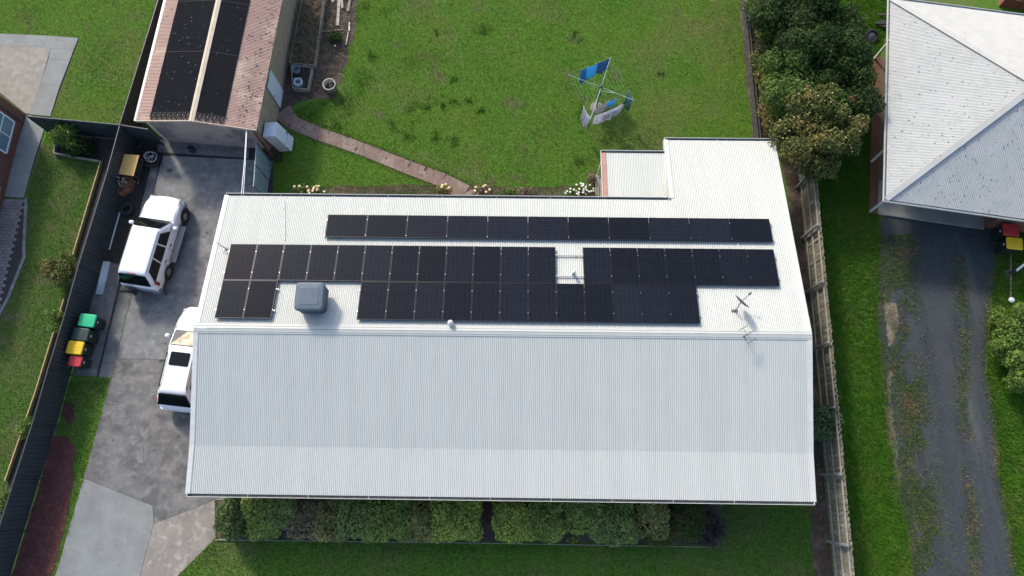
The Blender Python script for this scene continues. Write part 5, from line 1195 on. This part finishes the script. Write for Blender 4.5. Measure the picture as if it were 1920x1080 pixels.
def blobset(n, rx, ry, rz, br, seed, zoff=0):
    r = random.Random(seed); out = [(0, 0, zoff, (rx * .6, ry * .6, rz * .6))]
    for k in range(n):
        a = r.uniform(0, 6.28); q = r.uniform(.45, .95); out.append((rx * q * math.cos(a), ry * q * math.sin(a), zoff + rz * r.uniform(-.5, .65), br * r.uniform(.7, 1.25)))
    return out
def flowers(mm, n, size, nm='blossom'):
    def f(r, bl, c):
        rr = random.Random(int(c.x * 100)); g = Geo()
        for k in range(n):
            b = rr.choice(bl); rad = b[1] if isinstance(b[1], (tuple, list)) else (b[1],) * 3
            a = rr.uniform(0, 6.28); e_ = rr.uniform(.35, 1.3)
            p = Vector(b[0]) + Vector((rad[0] * math.cos(a) * math.cos(e_), rad[1] * math.sin(a) * math.cos(e_), rad[2] * math.sin(e_))) * 1.03
            g.lathe(p, [(.001, size * .5), (size * .8, size * .35), (size, 0), (size * .5, -size * .3)], 7)
        mk(nm, g, mm, r)['kind'] = 'stuff'
    return f
# trees in the bed on the right
TG = 'trees crowding the right hand boundary'
fol('garden_tree', 'dark green tree at the top of the right hand bed', 'tree', (1488, 30), 2.9, blobset(40, 1.85, 2.3, 1.2, .55, 1), 36000, .125, 'leaf_deep', TG, 11)
fol('garden_tree', 'dark dense tree nearest the hip roofed house', 'tree', (1545, 75), 2.8, blobset(38, 1.9, 2.3, 1.2, .52, 2), 32000, .125, 'leaf_deep', TG, 12)
fol('garden_tree', 'mid green tree in the middle of the right hand tree group', 'tree', (1500, 150), 2.6, blobset(36, 1.85, 1.8, 1.0, .5, 3), 28000, .12, 'leaf_mid', TG, 13)
fol('garden_tree', 'dark green tree with one orange bloom near the brick veranda', 'tree', (1575, 165), 2.5, blobset(32, 1.5, 1.8, .9, .48, 4), 24000, .12, 'leaf_deep', TG, 14, extra=lambda r, bl, c: mk('blossom', (lambda g: [g.lathe(Vector(bl[3][0]) + Vector((random.Random(q).uniform(-.16, .16), random.Random(q + 50).uniform(-.16, .16), .62 + random.Random(q + 90).uniform(-.05, .06))), [(.001, .03), (.045, .02), (.05, 0), (.02, -.02)], 6) for q in range(14)] and g)(Geo()), 'flower_orange', r))
fol('garden_tree', 'olive yellow tree with pale blossom above the paling fence', 'tree', (1530, 245), 2.8, blobset(40, 1.9, 1.85, 1.0, .46, 5), 32000, .12, 'leaf_olive', TG, 15, extra=flowers('flower_cream', 60, .035))
fol('garden_shrub', 'thin green shrub along the dark sleeper wall, top', 'shrub', (1432, 30), 1.2, blobset(8, .8, 1.2, .6, .45, 6), 4000, .13, 'leaf_mid', 'shrubs in the right hand bed', 16)
fol('garden_shrub', 'ragged brown green shrub beside the sleeper wall, middle', 'shrub', (1440, 120), 1.0, blobset(8, .6, 1.3, .5, .4, 7), 3000, .12, 'leaf_olive', 'shrubs in the right hand bed', 17)
fol('garden_shrub', 'low olive shrub beside the sleeper wall, nearest the house', 'shrub', (1452, 215), 1.0, blobset(7, .6, .9, .5, .4, 8), 2800, .12, 'leaf_olive', 'shrubs in the right hand bed', 18)
fol('side_shrub', 'leafy green shrub between the house and paling fence', 'shrub', (1549, 795), 1.3, blobset(8, .55, .75, .5, .34, 9), 3200, .13, 'leaf_blue', None, 19)
fol('roadside_bush', 'bright light green bush at the right edge beside the gravel', 'shrub', (1915, 650), 1.1, blobset(26, 1.1, 2.1, .8, .42, 10), 12000, .13, 'leaf_light', None, 20)
# front hedge: each shrub by itself
HG = 'shrubs in the front bed'
hed = [
 ((434, 968), 1.1, (.36, .8, .75), 3600, 'hedge_deep', 'clipped dark square shrub at the driveway end of the front bed'),
 ((492, 968), 1.0, (.68, .85, .75), 4200, 'hedge_mid', 'green shrub second from the driveway in the front bed'),
 ((530, 955), 1.2, (.55, .6, .7), 2600, 'hedge_blue', 'bluish green shrub tucked under the eave, left end'),
 ((575, 972), .9, (.75, .75, .65), 3200, 'hedge_brown', 'browning shrub between green ones, left third of the front bed'),
 ((628, 972), .85, (.7, .75, .6), 3000, 'hedge_olive', 'olive twiggy shrub right of the browning one'),
 ((672, 968), 1.0, (.75, .85, .75), 4000, 'hedge_blue', 'grey green shrub at the middle left of the front bed'),
 ((728, 970), 1.0, (.85, .85, .78), 4800, 'hedge_mid', 'wide mid green shrub in the middle of the front bed'),
 ((790, 972), .95, (.75, .8, .7), 3600, 'hedge_olive', 'yellow brown patched shrub left of the big light one'),
 ((855, 968), 1.1, (.95, .9, .85), 6000, 'hedge_light', 'big rounded light green shrub beside the dark gap'),
 ((965, 972), 1.0, (.8, .85, .75), 4600, 'hedge_light', 'light green shrub just right of the dark gap'),
 ((1020, 975), .95, (.7, .8, .7), 3600, 'hedge_mid', 'green shrub with red tips right of the dark gap'),
 ((1090, 965), 1.0, (.7, .7, .7), 3400, 'hedge_mid', 'green shrub behind the small yellow plant'),
 ((1145, 975), 1.0, (.85, .85, .75), 4400, 'hedge_blue', 'blue green shrub fourth from the right end'),
 ((1212, 966), .9, (.75, .8, .6), 3200, 'hedge_olive', 'olive sparse shrub near the downpipe'),
]
for k, (px, zc, rd, n, lf, lb) in enumerate(hed):
    rr = random.Random(40 + k); bs = [(0, 0, -.1, (rd[0] * 1.1, rd[1] * 1.1, rd[2] * .9))]
    for q in range(9): bs.append((rr.uniform(-1, 1) * rd[0] * .9, rr.uniform(-1, 1) * rd[1] * .85, rd[2] * rr.uniform(.1, .5), (.3 * rr.uniform(.7, 1.2),) * 3))
    fol('hedge_shrub', lb, 'shrub', px, zc * .72, bs, int(n * 1.7), .125, lf, HG, 60 + k, inner=.12, up=1.5, sq=4, lump=.1)
def stickbush(name, label, px, zc, rad, n, ln, mm, seed, wd=.008, up=.5, cat='plant', group=None):
    c = at(px[0], px[1], zc); r = thing(name, label, cat, (c.x, c.y, 0), group=group)
    sticks('stems', [((c.x, c.y, zc), rad)], n, ln, wd, mm, seed, r, up); g = Geo()
    rr = random.Random(seed)
    for k in range(7): a = rr.uniform(0, 6.28); g.tube([(c.x, c.y, 0), (c.x + rad[0] * .6 * math.cos(a), c.y + rad[1] * .6 * math.sin(a), zc + .1)], [.015, .006], 5)
    mk('branches', g, 'twig' if mm != 'leaf_purple' else mm, r); return r
stickbush('bare_shrub', 'bare grey twiggy shrub left of the small yellow plant', (1045, 988), .5, (.45, .5, .4), 900, .35, 'twig', 3, .007, group='twiggy plants in the front bed')
stickbush('bare_shrub', 'bare grey twiggy shrub right of the small yellow plant', (1122, 1000), .4, (.4, .35, .3), 700, .3, 'twig', 4, .007, group='twiggy plants in the front bed')
stickbush('bare_shrub', 'brown twiggy plant in the left half of the front bed', (598, 985), .7, (.55, .45, .4), 900, .3, 'dry', 14, .008, group='twiggy plants in the front bed')
fol('yellow_shrub', 'small bright yellow leaved plant in the front bed', 'plant', (1077, 1003), .35, blobset(5, .25, .25, .2, .2, 3), 700, .1, 'leaf_yellow', None, 90)
stickbush('strappy_plant', 'green brown strappy plant near the right end of the front bed', (1235, 995), .35, (.75, .6, .4), 3200, .5, 'weed', 5, .014, .55, group='strappy plants in the front bed')
stickbush('strappy_plant', 'olive strappy plant second from the right end of the bed', (1290, 975), .4, (.8, .8, .45), 3200, .5, 'weed', 6, .014, .55, group='strappy plants in the front bed')
stickbush('strappy_plant', 'dark purple strappy plant at the right end of the front bed', (1332, 990), .35, (.45, .7, .35), 1000, .6, 'leaf_purple', 7, .022, .5, group='strappy plants in the front bed')
# back bed roses and flowers
RG = 'flowering plants along the back wall'
fol('rose_bush', 'rose bush with cream yellow flowers at the left of the back wall', 'rose', (580, 360), .7, [(-.6, 0, 0, .3), (-.2, .05, .05, .32), (.2, 0, .05, .3), (.55, 0, 0, .28)], 1300, .09, 'leaf_mid', RG, 31, extra=flowers('flower_cream', 16, .07))
fol('rose_bush', 'rose bush with pink dried blooms left of the path end', 'rose', (832, 358), .7, [(-.1, 0, 0, .3), (.15, 0, .1, .28)], 700, .09, 'leaf_olive', RG, 32, extra=flowers('flower_cream', 6, .07))
fol('rose_bush', 'rose bush with pink dried blooms right of the path end', 'rose', (905, 360), .7, [(-.2, 0, 0, .3), (.2, 0, .05, .3)], 800, .09, 'leaf_brown', RG, 33, extra=flowers('flower_cream', 7, .07))
fol('leafy_plant', 'bright green leafy plant against the back wall', 'plant', (952, 364), .5, [(0, 0, 0, .35)], 700, .1, 'leaf_light', RG, 34)
fol('leafy_plant', 'brownish low shrub at the back wall beneath the eave', 'plant', (985, 364), .5, [(-.1, 0, 0, .35), (.3, 0, 0, .3)], 900, .09, 'leaf_brown', RG, 35)
fol('flowering_shrub', 'shrub covered with white flowers beside the porch bench', 'plant', (1088, 362), .7, [(-.4, 0, 0, .32), (0, .1, .05, .36), (.35, .1, .05, .34)], 1400, .09, 'leaf_mid', RG, 36, extra=flowers('flower_white', 34, .055))
fol('leafy_plant', 'small reddish plant beside the porch bench', 'plant', (1109, 335), .4, [(0, 0, 0, (.2, .35, .3))], 500, .08, 'leaf_brown', RG, 37)
# left side
fol('corner_shrub', 'light leaved shrub in the neighbour\'s shaded corner bed', 'shrub', (122, 258), .9, blobset(7, .6, .55, .4, .34, 21), 2600, .13, 'leaf_light', None, 38)
fol('corner_shrub', 'dark low shrub right of the light leaved one', 'shrub', (152, 275), .5, blobset(5, .5, .35, .3, .28, 22), 1600, .11, 'leaf_deep', None, 39)
fol('round_shrub', 'round olive green shrub between lawn and dark fence', 'shrub', (114, 503), .8, blobset(9, .62, .7, .5, .38, 23), 4200, .11, 'leaf_olive', None, 40)
CG = 'creepers over the dark fence'
for k, (px, z, lb) in enumerate((((103, 602), 1.0, 'creeper tuft on the fence beside the green lidded bin'), ((50, 795), 1.0, 'creeper tuft low on the dark fence below the bins'), ((5, 935), 1.1, 'creeper at the bottom left edge behind the dark fence'))):
    fol('fence_creeper', lb, 'creeper', px, z, blobset(5, .3, .5, .5, .25, 25 + k), 900, .1, 'leaf_light' if k < 2 else 'leaf_mid', CG, 41 + k)
# potted and weedy bits near the beds
fol('leafy_plant', 'round dark green plant in the dry bed beside the planks', 'plant', (627, 68), .3, [(0, 0, 0, (.36, .36, .28))], 900, .09, 'leaf_deep', None, 51)

# ------------------------------------------------------------------ grass, weeds, chips: uncountable stuff
def stuff(o, label=None):
    o['kind'] = 'stuff'
    if label: o['label'] = label
    return o
house_fp = [H(t, m_, 0).to_tuple() for t, m_ in ((.35, -4.4), (HL_ - .35, -4.4), (HL_ - .35, 9), (TW + .3, 9), (TW + .3, 5.8), (.35, 5.8))]
EXC = NOGRASS + [house_fp]
back = ats([(500, 250), (512, 380), (1260, 385), (1255, 265), (1412, 268), (1383, -40), (668, -40), (640, 170), (560, 200)])
x, y = scatter([back], 900, rg, EXC)
stuff(blades('back_lawn_grass', x, y, 0.0, .055, .011, 'grass', 1), 'short mown green grass with yellow patches behind the house')
left_l = [ats([(-40, -40), (305, -40), (226, 240), (95, 220), (149, 71), (-40, 60)]), ats([(88, 245), (105, 290), (190, 308), (122, 562), (14, 905), (-60, 1100), (-60, 620), (16, 562), (46, 480), (48, 374)])]
x, y = scatter(left_l[:1], 800, rg, EXC)
stuff(blades('side_lawn_grass', x, y, 0.0, .055, .011, 'grass', 2), 'mown grass of the left hand neighbour above the crossing fence')
x, y = scatter(left_l[1:], 800, rg, EXC)
stuff(blades('side_lawn_grass', x, y, 0.0, .055, .011, 'grass_dull', 2), 'duller patchy grass of the left hand neighbour below the crossing fence')
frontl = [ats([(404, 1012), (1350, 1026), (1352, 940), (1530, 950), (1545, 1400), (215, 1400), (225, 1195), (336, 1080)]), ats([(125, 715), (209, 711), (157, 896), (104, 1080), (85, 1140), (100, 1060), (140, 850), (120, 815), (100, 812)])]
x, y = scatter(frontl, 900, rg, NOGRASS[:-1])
stuff(blades('front_lawn_grass', x, y, 0.0, .055, .011, 'grass_dark', 3), 'shaded dark green grass of the front lawn')  # the house's shade is partly put into this darker blade colour
strip_ = [ats([(1502, 250), (1640, 250), (1650, 420), (1644, 610), (1660, 780), (1680, 900), (1700, 1000), (1740, 1400), (1640, 1400), (1562, 750), (1520, 400)]), ats([(1470, -80), (1710, -80), (1645, 110), (1636, 250), (1500, 250)])]
x, y = scatter(strip_, 900, rg); 
stuff(blades('verge_grass', x, y, 0.0, .15, .014, 'grass_tall', 4, lean=1.0), 'long green grass between paling fence and gravel')
strip2 = [ats([(1876, 430), (1860, 560), (1852, 640), (1850, 700), (1866, 800), (1872, 890), (1896, 1000), (1950, 1400), (2100, 1400), (2100, 430)])]
x, y = scatter(strip2, 900, rg)
stuff(blades('verge_grass', x, y, 0.0, .16, .014, 'grass_tall', 5, lean=1.0), 'long green grass on the far side of the gravel')
# weeds through the gravel
wx = []; wy = []
for px, w_, dn in (([(1690, 440), (1680, 520), (1690, 620), (1700, 720), (1715, 830), (1722, 930), (1740, 1000), (1755, 1110)], 1.0, 1100), ([(1800, 480), (1805, 620), (1806, 760), (1815, 860), (1822, 960), (1830, 1100)], .42, 650)):
    for a, b in zip(px[:-1], px[1:]):
        A = at(*a); B = at(*b); n = int((B - A).length * w_ * 2 * dn); t = rg.random(n); o_ = rg.normal(0, w_ * .5, n); wx.append(A.x + (B.x - A.x) * t + o_); wy.append(A.y + (B.y - A.y) * t)
x = np.concatenate(wx); y = np.concatenate(wy); kp = fbm(x, y, 2.2, 5) + .5 * fbm(x, y, 6, 6) > rg.normal(-.4, .35, len(x)); x, y = x[kp], y[kp]
stuff(blades('gravel_weeds', x, y, .005, .07, .014, 'weed', 6, lean=1.2), 'patchy weeds growing through the gravel')
# straw fringe where the verges meet the gravel
X = []; Y = []
for px in ([(1650, 440), (1646, 610), (1655, 690), (1665, 790), (1680, 880), (1696, 955), (1708, 1020), (1718, 1110)], [(1876, 440), (1856, 560), (1850, 700), (1866, 800), (1872, 890), (1896, 1000), (1906, 1110)]):
    for a, b in zip(px[:-1], px[1:]):
        A = at(*a); B = at(*b); n = int((B - A).length * 420); t = rg.random(n); X.append(A.x + (B.x - A.x) * t + rg.normal(0, .16, n)); Y.append(A.y + (B.y - A.y) * t)
stuff(blades('straw_fringe', np.concatenate(X), np.concatenate(Y), .004, .07, .013, 'weed', 9, lean=1.3), 'straw coloured fringe along the gravel edges')
# dark clumps and clover in the back lawn
X = []; Y = []
for u, v, s in ((775, 205, .55), (805, 195, .5), (828, 195, .35), (850, 190, .3), (880, 190, .3), (898, 208, .38), (735, 235, .45), (820, 255, .5), (850, 265, .4), (820, 62, .35), (905, 52, .7), (1240, 138, .3), (1140, 262, .7), (1180, 255, .6), (765, 255, .5), (700, 110, .5), (690, 150, .8), (650, 195, 1.0), (600, 205, .9), (570, 210, .5), (670, 30, .9), (700, 15, .9), (850, 150, .35), (1080, 70, .4), (1100, 240, .4), (1090, 205, .4), (1130, 335, .5), (1090, 310, .7), (620, 240, .7)):
    p = at(u, v)
    for q in range(7):
        cx_ = p.x + rg.normal(0, s * .45); cy_ = p.y + rg.normal(0, s * .45); n = int(75 * s); X.append(cx_ + rg.normal(0, s * .2, n)); Y.append(cy_ + rg.normal(0, s * .2, n))
x = np.concatenate(X); y = np.concatenate(Y)
for e_ in EXC: k = ~inpoly(x, y, e_); x, y = x[k], y[k]
stuff(blades('lawn_clover', x, y, 0.0, .06, .014, 'grass_dark', 7), 'darker clumps of clover in the back lawn')
# weeds in the driveway joints
X = []; Y = []
for px, dn in (([(247, 556), (228, 628), (209, 709)], 70), ([(209, 709), (157, 896), (104, 1080)], 160), ([(404, 940), (405, 1009), (336, 1078)], 200), ([(137, 704), (209, 709)], 200), ([(296, 345), (268, 466)], 40)):
    for a, b in zip(px[:-1], px[1:]):
        A = at(*a); B = at(*b); n = int((B - A).length * dn); t = rg.random(n); kk = np.sin(t * 37 + A.x) + np.sin(t * 91) > .1; t = t[kk]; n = len(t); X.append(A.x + (B.x - A.x) * t + rg.normal(0, .035, n)); Y.append(A.y + (B.y - A.y) * t + rg.normal(0, .035, n))
stuff(blades('joint_weeds', np.concatenate(X), np.concatenate(Y), .0, .09, .014, 'grass', 33, lean=1.2), 'small weeds along the driveway edges and joints')
# thin dry patches in the lawns
X = []; Y = []
for u, v, s in ((1362, 60, .8), (1370, 25, .6), (1375, 100, .5), (785, 110, .6), (765, 125, .6), (820, 105, .5), (60, 515, .6), (45, 530, .5), (70, 500, .5), (100, 405, .4), (385, 1050, .35), (400, 1035, .3), (1535, 1040, .5), (1545, 1075, .5), (1060, 165, .6), (1010, 250, .7), (1040, 225, .6), (200, 90, .9), (190, 130, .7), (60, 20, .8)):
    p = at(u, v); n = int(500 * s); X.append(p.x + rg.normal(0, s * .6, n)); Y.append(p.y + rg.normal(0, s * .6, n))
x = np.concatenate(X); y = np.concatenate(Y)
for e_ in EXC: k = ~inpoly(x, y, e_); x, y = x[k], y[k]
stuff(blades('dry_grass', x, y, 0.0, .05, .012, 'dry', 8), 'thin dry brown patches in the lawns')
# dry weeds
def mound(name, polys, dens, h_, wd, mm, seed, label):
    x, y = scatter(polys, dens, rg); stuff(blades(name, x, y, 0.0, h_, wd, mm, seed, lean=1.8), label)
c0 = [(p.x, p.y) for p in qb1]; x, y = scatter([c0], 650, rg)
stuff(blades('dry_weeds', x, y, .26, .34, .012, 'dry', 21, lean=1.6), 'tangle of dry brown weeds in the raised bed')
mound('dry_weeds', [ats([(592, 125), (604, 40), (612, -30), (668, -30), (655, 90), (640, 160), (560, 190), (585, 165)])], 260, .2, .009, 'dry', 22, 'dry brown weeds around the planks')
mound('dry_weeds', [ats([(1392, -30), (1404, 130), (1415, 262), (1455, 270), (1440, 100), (1440, -30)])], 420, .22, .012, 'dry', 23, 'dry brown leaves along the sleeper wall')
mound('dry_weeds', [ats([(1462, 280), (1500, 345), (1528, 650), (1545, 890), (1555, 1100), (1535, 1100), (1525, 930), (1500, 600)])], 90, .08, .012, 'dry', 24, 'dry litter between house and paling fence')
x, y = scatter([ats(mp), ats(mp2)], 900, rg)
rr_ = rg.uniform(0, 6.28, len(x)); lx = np.cos(rr_) * rg.uniform(.02, .05, len(x)); ly = np.sin(rr_) * rg.uniform(.02, .05, len(x)); z = rg.uniform(.012, .04, len(x)); dz = rg.uniform(-.01, .014, len(x)); px_ = -ly * .3; py_ = lx * .3
V = np.stack([np.stack([x - lx, y - ly, z - dz], 1), np.stack([x + px_, y + py_, z], 1), np.stack([x + lx, y + ly, z + dz], 1), np.stack([x - px_, y - py_, z], 1)], 1).reshape(-1, 3)
stuff(npmesh('mulch_chips', V, np.arange(len(V)).reshape(-1, 4), 'mulch_chip'), 'reddish bark chips covering the bed by the fence')
# grass creeping over the path edges and joints
X = []; Y = []
for P_ in (Lft, Rgt):
    for a, b in zip(P_[:-1], P_[1:]):
        n = int((b - a).length * 200); t = rg.random(n); X.append(a.x + (b.x - a.x) * t + rg.normal(0, .08, n)); Y.append(a.y + (b.y - a.y) * t + rg.normal(0, .08, n))
stuff(blades('path_edge_grass', np.concatenate(X), np.concatenate(Y), .0, .055, .012, 'grass', 31), 'tufts of grass along the brick path')

# lichen and leaf marks lying on the metal roofs
def specks(name, parent, org, et, es, nr, poly, n, size, mm, seed, label, along=2.2):
    rng = np.random.default_rng(seed); a = np.array(poly); x, y = scatter([poly], n / max(.1, (a.max(0) - a.min(0)).prod()), rng); k = len(x)
    org, et, es, nr = (np.array(q) for q in (org, et, es, nr))
    s = size * rng.uniform(.4, 1.5, k)[:, None]; l = s * rng.uniform(.8, along, k)[:, None]
    P = org + x[:, None] * et + y[:, None] * es + nr * .0135
    V = np.stack([P - et * s * .5, P - es * l * .5, P + et * s * .5, P + es * l * .5], 1).reshape(-1, 3)
    o = npmesh(name, V, np.arange(4 * k).reshape(-1, 4), mm, parent); o['kind'] = 'stuff'; o['label'] = label
rW = rE * math.cos(RP) + ZU * math.sin(RP); rS = rN * math.cos(RP) + ZU * math.sin(RP)
specks('lichen_marks', rh, r1, rN, rW, -rE * math.sin(RP) + ZU * math.cos(RP), [(.1, .1), (RW - .1, .1), (half, sl_ - .2)], 420, .034, 'gutter_dark', 1, 'dark lichen marks on the roof')
specks('lichen_marks', rh, r1, rE, rS, -rN * math.sin(RP) + ZU * math.cos(RP), [(.2, .1), (9, .1), (9, sl_ - .1), (half, sl_ - .1)], 420, .036, 'gutter_dark', 2, 'dark lichen marks on the roof')
specks('moss_marks', shed, o2, sn, e2, n2_, [(.1, 2.0), (SL, 2.35), (SL, LS - .02), (.1, LS - .02)], 260, .045, 'soil_dark', 3, 'dark moss marks near the eave')
specks('moss_marks', shed, o2, sn, e2, n2_, [(.1, 1.6), (SL, 1.6), (SL, 2.4), (.1, 2.4)], 40, .05, 'soil_dark', 4, 'dark moss marks')
specks('fallen_leaves', shed, o1 + n1_ * .03, sn, e1, n1_, [(.4, .7), (SL, .7), (SL, 2.6), (.4, 2.6)], 70, .03, 'cloth_grey', 5, 'pale dry leaves on the black mat')
specks('fallen_leaves', shed, o2 + n2_ * .03, sn, e2, n2_, [(.4, .3), (SL, .3), (SL, 1.5), (.4, 1.5)], 20, .03, 'cloth_grey', 6, 'pale dry leaves on the black mat')

for o in bpy.data.objects:
    if '_loc' in o: del o['_loc']
